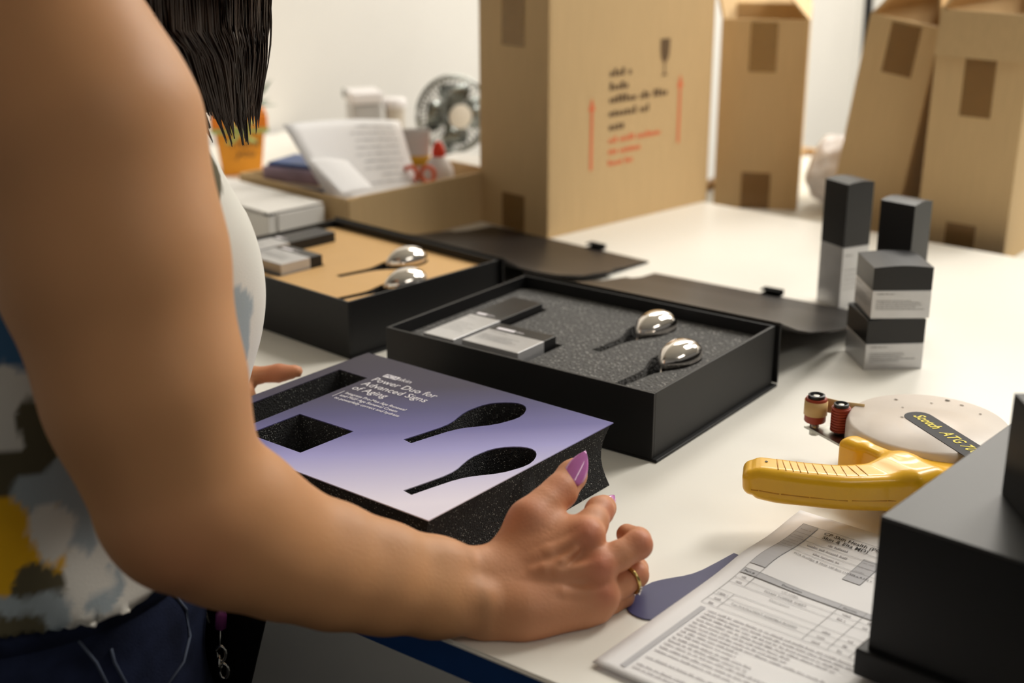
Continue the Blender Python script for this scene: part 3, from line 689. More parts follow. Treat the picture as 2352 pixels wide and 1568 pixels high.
def F_gun(P):
    P = np.asarray(P, np.float32); v = None
    for s0, s1, t0, t1, z0, z1, r, k in ((0.034, 0.076, -0.003, 0.026, 0.012, 0.0505, 0.006, 0.010), (-0.012, 0.05, -0.003, 0.012, 0.014, 0.0505, 0.005, 0.010), (-0.016, 0.006, 0.0, 0.016, 0.020, 0.0495, 0.005, 0.008)):
        m_ = ch0 + cd * (s0 + s1) / 2 - cn * (t0 + t1) / 2; b_ = sd_rbox(P, (m_.x, m_.y, (z0 + z1) / 2), cd, (s1 - s0) / 2, (t1 - t0) / 2, (z1 - z0) / 2, r)
        v = b_ if v is None else smin(v, b_, k)
    best = np.full(len(P), 9.0, np.float32); U = np.zeros(len(P), np.float32); V_ = np.zeros(len(P), np.float32); W_ = np.zeros(len(P), np.float32); HW = np.ones(len(P), np.float32); HH = np.ones(len(P), np.float32)
    n_ = len(HC)
    for i in range(n_ - 1):
        a_ = np.array(HC[i][:3], np.float32); b_ = np.array(HC[i + 1][:3], np.float32); ba = b_ - a_; L_ = float(np.linalg.norm(ba)); dd_ = ba / L_
        tt = ((P - a_) @ dd_) / L_; tc_ = np.clip(tt, 0, 1); q = P - (a_ + tc_[:, None] * ba); dist = np.sqrt((q * q).sum(1)); m_ = dist < best
        sd_ = np.array((-dd_[1], dd_[0], 0), np.float32); sd_ = sd_ / np.linalg.norm(sd_); upv = np.cross(dd_, sd_)
        over = (tt - 1) * L_ if i == n_ - 2 else np.full(len(P), -0.02, np.float32)
        best[m_] = dist[m_]; U[m_] = (q @ sd_)[m_]; V_[m_] = (q @ upv)[m_]; W_[m_] = over[m_]
        HW[m_] = (HC[i][3] + (HC[i + 1][3] - HC[i][3]) * tc_)[m_]; HH[m_] = (HC[i][4] + (HC[i + 1][4] - HC[i][4]) * tc_)[m_]
    r_ = 0.0075; qx = np.abs(U) - (HW - r_); qy = np.abs(V_) - (HH - r_); qz = W_
    hv = np.sqrt(np.maximum(qx, 0) ** 2 + np.maximum(qy, 0) ** 2 + np.maximum(qz, 0) ** 2) + np.minimum(np.maximum(np.maximum(qx, qy), qz), 0) - r_
    return smin(v, hv, 0.016)
hw_ = [0.020, 0.0175, 0.0162, 0.0155, 0.0156, 0.0154, 0.0150]
HC = []
for i in range(6):   # dense smooth centre line of the handle
    for k in range(4):
        t_ = k / 4; P0, P1, P2, P3 = [Vector((hp[j].x, hp[j].y, hz[j])) for j in (max(i - 1, 0), i, i + 1, min(i + 2, 6))]
        c_ = 0.5 * ((2 * P1) + (P2 - P0) * t_ + (2 * P0 - 5 * P1 + 4 * P2 - P3) * t_ * t_ + (-P0 + 3 * P1 - 3 * P2 + P3) * t_ ** 3)
        HC.append((c_.x, c_.y, c_.z, hw_[i] + (hw_[i + 1] - hw_[i]) * t_, hh_[i] + (hh_[i + 1] - hh_[i]) * t_))
Pg, Qg = surface_net(F_gun, (-0.11, -0.195, 0.002), (0.09, -0.02, 0.07), 0.0013, 2)
o, _ = np_mesh('body', Pg, Qg, 'yellow_plastic', tg)
bm = bmesh.new()   # parting line groove around the handle side
for i in range(6):
    d_ = (hp[i + 1] - hp[i]).normalized(); sd = Vector((-d_.y, d_.x))
    for sgn in (1, -1):
        a_ = hp[i] + sd * sgn * (hw_[i] + 0.0001); b_ = hp[i + 1] + sd * sgn * (hw_[i + 1] + 0.0001)
        tube_bm(bm, [(a_.x, a_.y, hz[i] - 0.004), (b_.x, b_.y, hz[i + 1] - 0.004)], 0.0005, 5)
bm_obj('parting_line', bm, 'yellow_groove', tg)
for k in range(11):   # grip ridges on top of the handle
    t_ = 0.30 + 0.052 * k; i = int(t_ * 5); f_ = t_ * 5 - i
    p = hp[i].lerp(hp[i + 1], f_); z = hz[i] + (hz[i + 1] - hz[i]) * f_ + hh_[i] + (hh_[i + 1] - hh_[i]) * f_
    d_ = (hp[i + 1] - hp[i]).normalized(); sd = Vector((-d_.y, d_.x))
    a_ = p + sd * 0.0105; b_ = p - sd * 0.0095
    tube('grip_ridge', [(a_.x, a_.y, z - 0.0004), ((a_.x + b_.x) / 2, (a_.y + b_.y) / 2, z + 0.0001), (b_.x, b_.y, z - 0.0004)], 0.0006, 'yellow_groove', tg, 6)
def blot(x, y, z, rx, rz_, nrm):
    n = Vector(nrm).normalized(); t1 = n.cross(Vector((0, 0, 1))).normalized() if abs(n.z) < 0.9 else Vector((1, 0, 0)); t2_ = n.cross(t1); r = random.Random(int(x * 1e5))
    vs = [Vector((x, y, z)) + n * 0.0004 + t1 * rx * math.cos(2 * PI * k / 9) * r.uniform(0.6, 1.1) + t2_ * rz_ * math.sin(2 * PI * k / 9) * r.uniform(0.6, 1.1) for k in range(9)]
    link_mesh('scuff', [tuple(v) for v in vs], [tuple(range(9))], 'smudge', tg)
q = lp(0.066, 0.0252); blot(q[0], q[1], 0.028, 0.0035, 0.005, (cn.x * -1, -cn.y, 0))
for s_, w_ in ((0.11, 0.006), (0.16, 0.008), (0.21, 0.005)):
    i = 0 if s_ < 0.16 else 1; d_ = (hp[1] - hp[0]).normalized(); p = hp[0].lerp(hp[2], s_ / 0.5 + 0.1); sd = Vector((d_.y, -d_.x))
for (px_, py_, rr_) in ((-0.042, 0.045, 0.0022), (-0.030, 0.030, 0.0014), (-0.013, 0.055, 0.0016), (-0.004, 0.070, 0.003), (0.010, 0.066, 0.0022), (-0.016, 0.018, 0.0016), (0.030, 0.055, 0.0018), (-0.022, 0.008, 0.0018)):
    blot(px_, py_, 0.0527, rr_, rr_ * 0.6, (0, 0, 1))
q = hp[5]; blot(q.x + 0.004, q.y + 0.004, hz[5] + hh_[5] - 0.0002, 0.002, 0.0014, (0, 0, 1))
# roller arm
r1c, r2c = Vector(tl(0.4235, 0.097)), Vector(tl(0.4475, 0.096))
o = prism('arm_plate', [(r1c.x - 0.008, r1c.y - 0.004), (r1c.x + 0.002, r1c.y - 0.008), tl(0.470, 0.066), tl(0.478, 0.078), tl(0.455, 0.104), (r1c.x, r1c.y + 0.008), (r1c.x - 0.008, r1c.y + 0.004)], [], [0.0275, 0.0295], 'steel', tg)
def roller(c, z0, z1, r, ribs, parent):
    prof = [(0.0, z0), (r * 0.8, z0)]
    if ribs:
        n = 9
        for k in range(n):
            za = z0 + (z1 - z0) * k / n; zb = z0 + (z1 - z0) * (k + 1) / n; prof += [(r, za + 0.0003), (r, zb - 0.0009), (r * 0.9, zb - 0.0007), (r * 0.9, zb)]
    else: prof += [(r * 0.92, z0), (r, z0 + 0.001), (r, z1 - 0.001), (r * 0.93, z1)]
    prof += [(0.0, z1)]
    o = lathe('roller', prof, 'rubber_red', parent, 24, (c.x, c.y, 0)); 
    lathe('roller_cap', [(0.0025, z1 - 0.0005), (r * 0.78, z1 - 0.0005), (r * 0.78, z1 + 0.0028), (r * 0.62, z1 + 0.0032), (r * 0.5, z1 + 0.001), (0.0025, z1 + 0.001)], 'rubber_black', o, 24)
    lathe('axle', [(0.0, z1 - 0.002), (r * 0.3, z1 - 0.002), (r * 0.3, z1 + 0.002), (0.0, z1 + 0.0022)], 'steel', o, 12)
roller(r1c, 0.0345, 0.0570, 0.0096, False, tg); roller(r2c, 0.0320, 0.0545, 0.0084, True, tg)
tube('axle_pin', [(r1c.x, r1c.y, 0.022), (r1c.x, r1c.y, 0.0345)], 0.0045, 'steel', tg); tube('axle_pin', [(r2c.x, r2c.y, 0.024), (r2c.x, r2c.y, 0.032)], 0.005, 'rubber_black', tg)
# the tape itself: wraps the front roller and runs back into the cover
vs = []; path = []
for k in range(15):
    a = math.radians(375 - 285 * k / 14); path.append(r1c + Vector((math.cos(a), math.sin(a))) * 0.0104)
path.append(r1c + Vector((0.02, 0.0105))); path.append(Vector(tl(0.462, 0.113)))
vs = [(p.x, p.y, z) for p in path for z in (0.0415, 0.0548)]
fs = [(2 * k, 2 * k + 2, 2 * k + 3, 2 * k + 1) for k in range(len(path) - 1)]
o = link_mesh('tape', vs, fs, 'masking_tape', tg, True); md = o.modifiers.new('solid', 'SOLIDIFY'); md.thickness = 0.0006; md.offset = 1

# ------------------------------------------------------------------ die-cut offcut and work order sheets
oc = prism('spoon_offcut', spoon_outline((0.4620, -0.1125), math.radians(189), hw=0.0078, bw=0.0235), [], [0.0004, 0.0012], 'offcut_blue'); tag(oc, 'blue spoon-shaped card offcut lying beside the paper sheets', 'card offcut')
PW, PH = 0.205, 0.283
def curl(u, v):
    """height of the sheet above the table; u to the right, v up the page"""
    z = 0.0022 + 0.0045 * math.exp(-((v - 0.195) / 0.03) ** 2) * math.exp(-((u - 0.02) / 0.03) ** 2) + 0.004 * math.exp(-((v - 0.28) / 0.04) ** 2)
    return z
def sheet_obj(name, loc, rz, label, dz=0.0, flat=1.0):
    vs = []; fs = []; nu, nv = 24, 40
    for j in range(nv + 1):
        for i in range(nu + 1):
            u, v = PW * i / nu, PH * j / nv; vs.append((u, v, curl(u, v) * flat + dz))
    for j in range(nv):
        for i in range(nu): a = j * (nu + 1) + i; fs.append((a, a + 1, a + nu + 2, a + nu + 1))
    o = link_mesh(name, vs, fs, 'paper', None, True, loc, (0, 0, rz)); md = o.modifiers.new('solid', 'SOLIDIFY'); md.thickness = 0.0006; md.offset = -1
    return tag(o, label, 'paper')
PL = (0.4525, -0.3065, 0); PR = math.radians(-3.2)
sheet_obj('paper_sheet', (0.4550, -0.3090, 0), math.radians(-2.6), 'blank white sheet peeking out under the printed work order', -0.0010, 0.62)
ws = sheet_obj('work_order_sheet', PL, PR, 'printed work order form with grey table headers under the black box', 0.0012)
def onsheet(x, y, z): return (x, y, curl(max(x, 0), y) + 0.0012 + 0.0005 + z)
def fine(rects, n=6):
    out = []
    for (a, b, c, d) in rects:
        if b - a > 0.02 or d - c > 0.02:
            nu = max(1, int((b - a) / 0.006)); nv = max(1, int((d - c) / 0.006))
            for i in range(nu):
                for j in range(nv): out.append((a + (b - a) * i / nu, a + (b - a) * (i + 1) / nu, c + (d - c) * j / nv, c + (d - c) * (j + 1) / nv))
        else: out.append((a, b, c, d))
    return out
def sprint(name, rects, m, z=0.0): return quads(name, fine(rects), m, ws, z, fn=onsheet)
def stext(body, size, x, y, m='ink_grey', align='LEFT', bold=0.0, line=1.0):
    o = text('printed_text', body, size, m, ws, (0, 0, 0), align=align, bold=bold, line=line)
    for v in o.data.vertices: v.co = onsheet(v.co.x + x, v.co.y + y, 0.0002)
    return o
lw = 0.00032
def hl(y, x0=0.0135, x1=0.2): return (x0, x1, y - lw / 2, y + lw / 2)
def vl(x, y0, y1): return (x - lw / 2, x + lw / 2, y0, y1)
for q in ((0.0135, 0.0265, 0.180, 0.263), (0.076, 0.090, 0.206, 0.242), (0.0135, 0.2, 0.1655, 0.1722), (0.0165, 0.0208, 0.008, 0.107)): sprint('grey_cell', [q], 'paper_grey')
sprint('table_rule', [hl(y) for y in (0.263, 0.249, 0.240, 0.230, 0.221, 0.1722, 0.1655, 0.1575, 0.1495, 0.136, 0.128, 0.120, 0.112)] + [vl(0.0265, 0.1495, 0.263), vl(0.076, 0.206, 0.242), vl(0.090, 0.206, 0.242), vl(0.093, 0.112, 0.1722), vl(0.112, 0.112, 0.1722), vl(0.128, 0.112, 0.1722), vl(0.0135, 0.112, 0.263), vl(0.0265, 0.112, 0.136)], 'ink_grey', 0.0001)
stext('CP Skin Health (PCA\n Skin & Elta MD)', 0.0060, 0.034, 0.2565, 'ink_black', bold=0.00005)
stext('PCA ProMax & MGF VIP Box (12.375 x 9.375 x', 0.0033, 0.0310, 0.2145, 'ink_black')
stext('Description', 0.0034, 0.055, 0.1675, 'ink_black', 'CENTER'); stext('Part #', 0.0034, 0.0155, 0.1675, 'ink_black'); stext('Quantity', 0.0030, 0.0955, 0.1675, 'ink_black')
stext('FOAM TOPPER SHEET', 0.0035, 0.058, 0.1520, 'ink_black', 'CENTER'); stext('LID LABEL', 0.0030, 0.058, 0.1598, 'ink_grey', 'CENTER'); stext('Description', 0.0034, 0.058, 0.1440, 'ink_grey', 'CENTER'); stext('QTY: 1', 0.0030, 0.0155, 0.1300, 'ink_grey'); stext('Top FULFILLMENT ASSEMBLE BOARD', 0.0032, 0.0575, 0.1222, 'ink_black', 'CENTER')
rp = random.Random(11); mk = []
for y in (0.254, 0.243, 0.234, 0.224): mk += marks(0.0155, 0.0248, y, 0.0018, rp)
for y, a, b in ((0.2435, 0.045, 0.062), (0.234, 0.032, 0.066), (0.2245, 0.042, 0.064)): mk += marks(a, b, y, 0.0022, rp)
for y in (0.236, 0.229, 0.222, 0.214): mk += marks(0.078, 0.087, y, 0.0017, rp)
for y in (0.1600, 0.1520, 0.1300, 0.1222, 0.1142): mk += marks(0.099, 0.106, y, 0.0020, rp) + marks(0.118, 0.122, y, 0.0020, rp) + marks(0.018, 0.023, y, 0.0020, rp)
y = 0.104
while y > 0.008:
    mk += marks(0.024, rp.choice((0.07, 0.10, 0.13, 0.15, 0.085)), y, 0.0019, rp)
    y -= rp.choice((0.0050, 0.0050, 0.0056, 0.0105))
sprint('small_print', mk, 'ink_soft', 0.0001)

# ------------------------------------------------------------------ foreground black box on the sheets
fg = empty('gift_box', (0.605, -0.220, 0.008), 'closed black gift box in the blurred right foreground, on the paper sheets', 'gift box', math.radians(-5))
box('tray', 0.0, 0.26, 0.0, 0.22, 0.003, 0.1095, 'black_card', fg, 0.0008)
box('base_board', -0.006, 0.266, -0.006, 0.226, 0.0, 0.019, 'black_card', fg, 0.0015)
box('lid', 0.0, 0.262, 0.0, 0.222, 0.1095, 0.1120, 'black_sheen', fg, 0.0008)
fb = empty('product_box', (0.696, -0.149, 0.1202), 'black product box standing on the closed gift box at the right frame edge', 'product box', math.radians(36))
box('body', -0.03, 0.03, -0.03, 0.03, 0.0, 0.066, 'black_card', fb, 0.0006); box('lid', -0.03, 0.03, -0.03, 0.03, 0.0662, 0.0682, 'black_card', fb, 0.0006)

# ------------------------------------------------------------------ things at the left end of the table
def frame_pts(o_, ang): 
    c, s = math.cos(ang), math.sin(ang); return lambda x, y: (o_[0] + x * c - y * s, o_[1] + x * s + y * c)
# white mailer box: local x runs away to the left, y along its short side
wa = math.radians(-8)
wb = empty('mailer_box', (-0.446, 0.263, 0), 'glossy white mailer box behind the farther open gift box', 'box', wa)
bm = bmesh.new(); box_bm(bm, -0.235, 0.0, 0.0, 0.092, 0.0, 0.0655, 0.0015); bm_obj('body', bm, 'white_card', wb)
box('lid', -0.2355, 0.0005, -0.0005, 0.0925, 0.068, 0.0705, 'white_card', wb, 0.0008)
box('front_flap', 0.0006, 0.003, 0.014, 0.092, 0.004, 0.0665, 'white_card', wb, 0.001)
box('slot_shade', -0.012, 0.0004, 0.0, 0.010, 0.0656, 0.0678, 'rubber_black', wb)  # solid black sliver in the lid gap, standing in for the shade inside
# cardboard tray
ta = math.radians(-8.0)
tr_ = empty('cardboard_tray', (-0.397, 0.362, 0), 'shallow open cardboard tray holding papers and bottles', 'cardboard tray', ta)
TW, TD, TH = 0.255, 0.290, 0.0775; t = 0.0035
box('front_wall', -t, 0, 0, TD, 0, TH, 'kraft', tr_, 0.0008); box('back_wall', -TW, -TW + t, 0, TD, 0, TH, 'kraft', tr_, 0.0008)
box('side_wall', -TW + t, -t, 0, t, 0, TH, 'kraft', tr_, 0.0008); box('side_wall', -TW + t, -t, TD - t, TD, 0, TH, 'kraft', tr_, 0.0008)
box('bottom', -TW + t, -t, t, TD - t, 0, t, 'kraft_inner', tr_)
box('corner_tab', 0.0002, 0.002, 0.004, 0.022, 0.004, TH - 0.002, 'kraft', tr_, 0.0006, None, None)
# sheet leaning in the tray
def sheet4(name, p00, p10, p01, p11, m, label, cat='paper', bow=0.008, parent=None):
    P = [Vector(p) for p in (p00, p10, p01, p11)]; nrm = (P[1] - P[0]).cross(P[2] - P[0]).normalized(); n = 10; vs = []; fs = []
    for j in range(n + 1):
        for i in range(n + 1):
            u, v = i / n, j / n; q = P[0].lerp(P[1], u).lerp(P[2].lerp(P[3], u), v) + nrm * bow * math.sin(PI * u) * (0.4 + 0.6 * v); vs.append(tuple(q))
    for j in range(n):
        for i in range(n): a = j * (n + 1) + i; fs.append((a, a + 1, a + n + 2, a + n + 1))
    o = link_mesh(name, vs, fs, m, parent, True); md = o.modifiers.new('solid', 'SOLIDIFY'); md.thickness = 0.0005
    if label: tag(o, label, cat)
    return o, P, nrm
pap, PP, pn = sheet4('paper_sheet', (-0.432, 0.380, 0.052), (-0.418, 0.548, 0.045), (-0.535, 0.384, 0.164), (-0.505, 0.602, 0.1435), 'paper', 'white printed sheet leaning upright in the cardboard tray')
def on4(u, v, e=0.0006):
    q = PP[0].lerp(PP[1], u).lerp(PP[2].lerp(PP[3], u), v) + pn * (0.008 * math.sin(PI * u) * (0.4 + 0.6 * v)); s_ = 1 if (CC - q).dot(pn) > 0 else -1; return tuple(q + pn * e * s_)
rq = random.Random(5)
for k in range(9):
    v = 0.90 - 0.085 * k; u0 = rq.uniform(0.45, 0.62); vs = []; fs = []
    for (a, b, c, d) in marks(u0, 0.93, v, 0.022, rq, 0.8):
        i = len(vs); vs += [on4(a, c), on4(b, c), on4(b, d), on4(a, d)]; fs.append((i, i + 1, i + 2, i + 3))
    link_mesh('printed_line', vs, fs, 'paper_grey', pap)
sheet4('paper_sheet', (-0.414, 0.374, 0.079), (-0.407, 0.432, 0.0785), (-0.480, 0.374, 0.122), (-0.462, 0.436, 0.112), 'paper', 'small folded white sheet at the corner of the cardboard tray', bow=0.004)
# blue printed packets behind the sheet
pk = empty('print_packet', (-0.565, 0.455, 0.004), 'blue and mauve printed packet lying in the cardboard tray', 'packet', math.radians(10))
box('wrapper', -0.05, 0.05, -0.04, 0.04, 0.0, 0.062, 'blue_print', pk, 0.006); box('band', -0.051, 0.051, -0.041, 0.041, 0.066, 0.088, 'mauve_print', pk, 0.004); box('top_face', -0.045, 0.045, -0.036, 0.036, 0.088, 0.094, 'blue_print', pk, 0.003); box('filler', -0.048, 0.048, -0.038, 0.038, 0.0615, 0.0665, 'paper', pk)
# glue bottle
gb = empty('glue_bottle', (-0.437, 0.612, 0.0038), 'white squeeze bottle with orange-red nozzle in the cardboard tray', 'bottle')
lathe('body', [(0.0, 0), (0.022, 0), (0.0235, 0.003), (0.0235, 0.062), (0.0225, 0.070), (0.016, 0.084), (0.0095, 0.091), (0.0, 0.091)], 'bottle_white', gb)
lathe('nozzle', [(0.0, 0.0905), (0.0105, 0.0905), (0.0105, 0.097), (0.0098, 0.102), (0.0065, 0.109), (0.003, 0.113), (0.0, 0.113)], 'cap_red', gb)
# tube with gold band
yb = empty('squeeze_tube', (-0.482, 0.612, 0.0038), 'white tube with gold band behind the leaning printed sheet', 'tube', math.radians(35))
bm = bmesh.new(); n = 20; rows = []
for z, rx, ry in ((0.0, 0.016, 0.016), (0.004, 0.019, 0.019), (0.05, 0.021, 0.016), (0.09, 0.022, 0.009), (0.118, 0.0225, 0.0015), (0.128, 0.0225, 0.0012)):
    rows.append([bm.verts.new((rx * math.cos(2 * PI * k / n), ry * math.sin(2 * PI * k / n), z)) for k in range(n)])
for r0, r1_ in zip(rows, rows[1:]):
    for k in range(n): bm.faces.new((r0[k], r0[(k + 1) % n], r1_[(k + 1) % n], r1_[k]))
bm.faces.new(rows[0][::-1]); bm.faces.new(rows[-1]); o = bm_obj('tube_body', bm, 'bottle_white', yb, True)
bm = bmesh.new(); rows = []
for z, rx, ry in ((0.072, 0.0222, 0.0125), (0.087, 0.0224, 0.0102)): rows.append([bm.verts.new((rx * math.cos(2 * PI * k / n), ry * math.sin(2 * PI * k / n), z)) for k in range(n)])
for k in range(n): bm.faces.new((rows[0][k], rows[0][(k + 1) % n], rows[1][(k + 1) % n], rows[1][k]))
o = bm_obj('gold_band', bm, 'label_gold', yb, True); md = o.modifiers.new('s', 'SOLIDIFY'); md.thickness = 0.0006
# orange handled scissors standing in the tray
sc_ = empty('scissors', (-0.432, 0.560, 0.0045), 'orange-handled scissors standing in the cardboard tray', 'scissors', math.radians(30))
def ring_bm(bm, c, rx, rz_, r, n=18):
    pts = [(c[0] + rx * math.cos(2 * PI * k / n), c[1], c[2] + rz_ * math.sin(2 * PI * k / n)) for k in range(n + 1)]; tube_bm(bm, pts, r, 6)
for sx in (-1, 1):
    bm = bmesh.new(); ring_bm(bm, (sx * 0.013, sx * 0.001, 0.070), 0.010, 0.012, 0.0034); bm_obj('handle', bm, 'scissor_orange', sc_, True)
    tube('blade', [(sx * 0.008, sx * 0.001, 0.059), (0.0, 0, 0.040), (-sx * 0.004, 0, 0.0)], [0.004, 0.0035, 0.001], 'fan_dark', sc_)
# desk fan
fnx, fny = -0.622, 0.872
fan = empty('desk_fan', (fnx, fny, 0), 'small chrome desk fan behind the cardboard tray', 'fan', math.radians(62))
lathe('base', [(0.0, 0), (0.05, 0), (0.052, 0.006), (0.035, 0.016), (0.012, 0.022), (0.0, 0.022)], 'fan_dark', fan)
tube('neck', [(0, 0.012, 0.018), (0, 0.016, 0.06), (0, 0.012, 0.1)], 0.008, 'fan_chrome', fan)
FC = Vector((0, -0.01, 0.108)); FR = 0.066   # cage faces local -y
lathe('motor', [(0.0, -0.05), (0.02, -0.05), (0.024, -0.03), (0.026, -0.012), (0.0, -0.012)], 'fan_dark', fan, 20, tuple(FC), (PI / 2, 0, 0))
for k in range(4):
    a0 = k * PI / 2; bm = bmesh.new(); vs = []
    for i in range(6):
        r = 0.014 + 0.044 * i / 5; wdt = 0.35 + 0.35 * math.sin(PI * (i + 0.6) / 6)
        for s_ in (-1, 1): a = a0 + s_ * wdt; vs.append(bm.verts.new((FC.x + r * math.cos(a), FC.y - 0.004 + s_ * 0.006, FC.z + r * math.sin(a))))
    for i in range(5): bm.faces.new((vs[2 * i], vs[2 * i + 1], vs[2 * i + 3], vs[2 * i + 2]))
    o = bm_obj('blade', bm, 'fan_chrome', fan, True); md = o.modifiers.new('s', 'SOLIDIFY'); md.thickness = 0.001
for r, y in ((FR, 0.0), (FR * 0.97, -0.016), (FR, 0.012)):
    bm = bmesh.new(); ring_bm(bm, (FC.x, FC.y + y, FC.z), r, r, 0.0028 if y == 0 else 0.0015, 36); bm_obj('cage_ring', bm, 'fan_chrome', fan, True)
for k in range(40):
    a = 2 * PI * k / 40; ca, sa = math.cos(a), math.sin(a)
    tube('cage_wire', [(FC.x + ca * r, FC.y + y, FC.z + sa * r) for r, y in ((0.018, -0.028), (0.035, -0.027), (0.055, -0.020), (FR, 0.0), (FR * 0.9, 0.02), (0.03, 0.032))], 0.0009, 'fan_chrome', fan, 5)
lathe('hub_badge', [(0.0, 0.0), (0.021, 0.0), (0.021, 0.004), (0.015, 0.006), (0.0, 0.0065)], 'fan_white', fan, 24, (FC.x, FC.y - 0.027, FC.z), (PI / 2, 0, 0))
# grey clip-top container and lidded cup near the wall
gc = empty('storage_jar', (-0.885, 0.93, 0), 'square grey translucent jar with pale lid near the wall', 'jar', math.radians(-35))
box('jar_body', -0.036, 0.036, -0.028, 0.028, 0, 0.098, 'grey_plastic', gc, 0.006); box('lid', -0.039, 0.039, -0.031, 0.031, 0.0983, 0.119, 'bottle_white', gc, 0.004)
bm = bmesh.new(); ring_bm(bm, (-0.018, -0.034, 0.113), 0.008, 0.008, 0.0013); bm_obj('clip', bm, 'fan_chrome', gc, True)
cu = empty('lidded_cup', (-0.838, 0.965, 0), 'small beige cup with white lid beside the grey jar', 'cup')
lathe('cup_body', [(0.0, 0), (0.016, 0), (0.0195, 0.088), (0.0, 0.088)], 'mauve_print', cu); MATS['cup_beige'] = mat('cup_beige', S(196, 186, 172), 0.6)
cu.children[0].data.materials[0] = MATS['cup_beige']
lathe('lid', [(0.0, 0.0883), (0.0225, 0.0883), (0.0225, 0.100), (0.019, 0.104), (0.0, 0.104)], 'bottle_white', cu)
# stacked white cards between tray and fan
for k in range(3):
    o = box('white_pad', -0.075, 0.075, -0.05, 0.05, 0, 0.018, 'white_card', None, 0.0015, (-0.475 - 0.006 * k, 0.755 + 0.004 * k, 0.0186 * k), (0, 0, math.radians(-8 + 5 * k))); tag(o, ['white card pad at the bottom of the pile beside the tray', 'white card pad in the middle of the pile beside the tray', 'white card pad on top of the pile beside the tray'][k], 'card pad', 'white card pads')
# orange gift pot with flowers
po = empty('flower_pot', (-0.938, 0.661, 0), 'orange pot with pale green ribbon and pink flowers by the wall', 'potted plant', math.radians(50))
bm = bmesh.new(); rows = []
for hz_, w_ in ((0.0, 0.034), (0.082, 0.043), (0.0825, 0.046), (0.108, 0.047)):
    rows.append([bm.verts.new((x * w_, y * w_, hz_)) for x, y in ((-1, -1), (1, -1), (1, 1), (-1, 1))])
for r0, r1_ in zip(rows, rows[1:]):
    for k in range(4): bm.faces.new((r0[k], r0[(k + 1) % 4], r1_[(k + 1) % 4], r1_[k]))
bm.faces.new(rows[0][::-1]); bm.faces.new(rows[-1]); bmesh.ops.bevel(bm, geom=bm.edges[:], offset=0.002, segments=2, affect='EDGES')
pot = bm_obj('pot', bm, 'orange_light', po)
box('rim', -0.0485, 0.0485, -0.0485, 0.0485, 0.083, 0.1085, 'orange_card', po, 0.002)
bm = bmesh.new()
for (x0, x1, y0, y1) in ((-0.0492, 0.0492, -0.0497, -0.0487), (0.0487, 0.0497, -0.0492, 0.0492), (-0.0497, -0.0487, -0.0492, 0.0492), (-0.0492, 0.0492, 0.0487, 0.0497)): box_bm(bm, x0, x1, y0, y1, 0.078, 0.086)
rb = bm_obj('ribbon', bm, 'green_ribbon', po)
for a, pts in (('-y', None),):
    for dx, dz in ((-0.026, 0.017), (0.026, 0.017), (-0.024, -0.02), (0.026, -0.018)):
        tube('bow_loop', [(0, -0.051, 0.082), (dx * 0.6, -0.056, 0.082 + dz * 0.8), (dx, -0.053, 0.082 + dz)], [0.003, 0.0045, 0.003], 'green_ribbon', rb, 6)
text('handwriting', 'Thank\n  you', 0.022, 'ink_brown', pot, (-0.022, -0.0420, 0.052), (math.radians(96), 0, 0), 0.3, line=0.8)
rl = random.Random(8)
for k in range(48):
    a = rl.uniform(0, 2 * PI); el = rl.uniform(0.25, 1.4); L = rl.uniform(0.045, 0.088); b0 = Vector((rl.uniform(-0.02, 0.02), rl.uniform(-0.02, 0.02), 0.105)); dr = Vector((math.cos(a) * math.cos(el), math.sin(a) * math.cos(el), math.sin(el)))
    sd = dr.cross(Vector((0, 0, 1))).normalized(); m1 = b0 + dr * L * 0.55; tip = b0 + dr * L - Vector((0, 0, 0.006))
    vs = [b0, m1 + sd * 0.011, tip, m1 - sd * 0.011, m1 + Vector((0, 0, 0.003))]
    link_mesh('leaf', [tuple(v) for v in vs], [(0, 1, 4), (1, 2, 4), (2, 3, 4), (3, 0, 4)], 'leaf_green', po)
for k in range(9):
    a = 2 * PI * k / 9 + 0.3; r = rl.uniform(0.015, 0.045); c_ = Vector((r * math.cos(a), r * math.sin(a), rl.uniform(0.145, 0.182))); bm = bmesh.new()
    for q in range(6):
        b = 2 * PI * q / 6; p1 = c_ + Vector((math.cos(b), math.sin(b), 0.25)) * 0.012; p2 = c_ + Vector((math.cos(b + 0.5), math.sin(b + 0.5), 0.5)) * 0.010; p3 = c_ + Vector((math.cos(b - 0.5), math.sin(b - 0.5), 0.5)) * 0.010
        v = [bm.verts.new(x) for x in (c_, p3, p1, p2)]; bm.faces.new(v)
    fl = bm_obj('flower', bm, 'petal_pink', po); tube('stem', [(0, 0, 0.1), (c_.x * 0.6, c_.y * 0.6, 0.13), tuple(c_)], 0.0015, 'leaf_green', fl, 5)

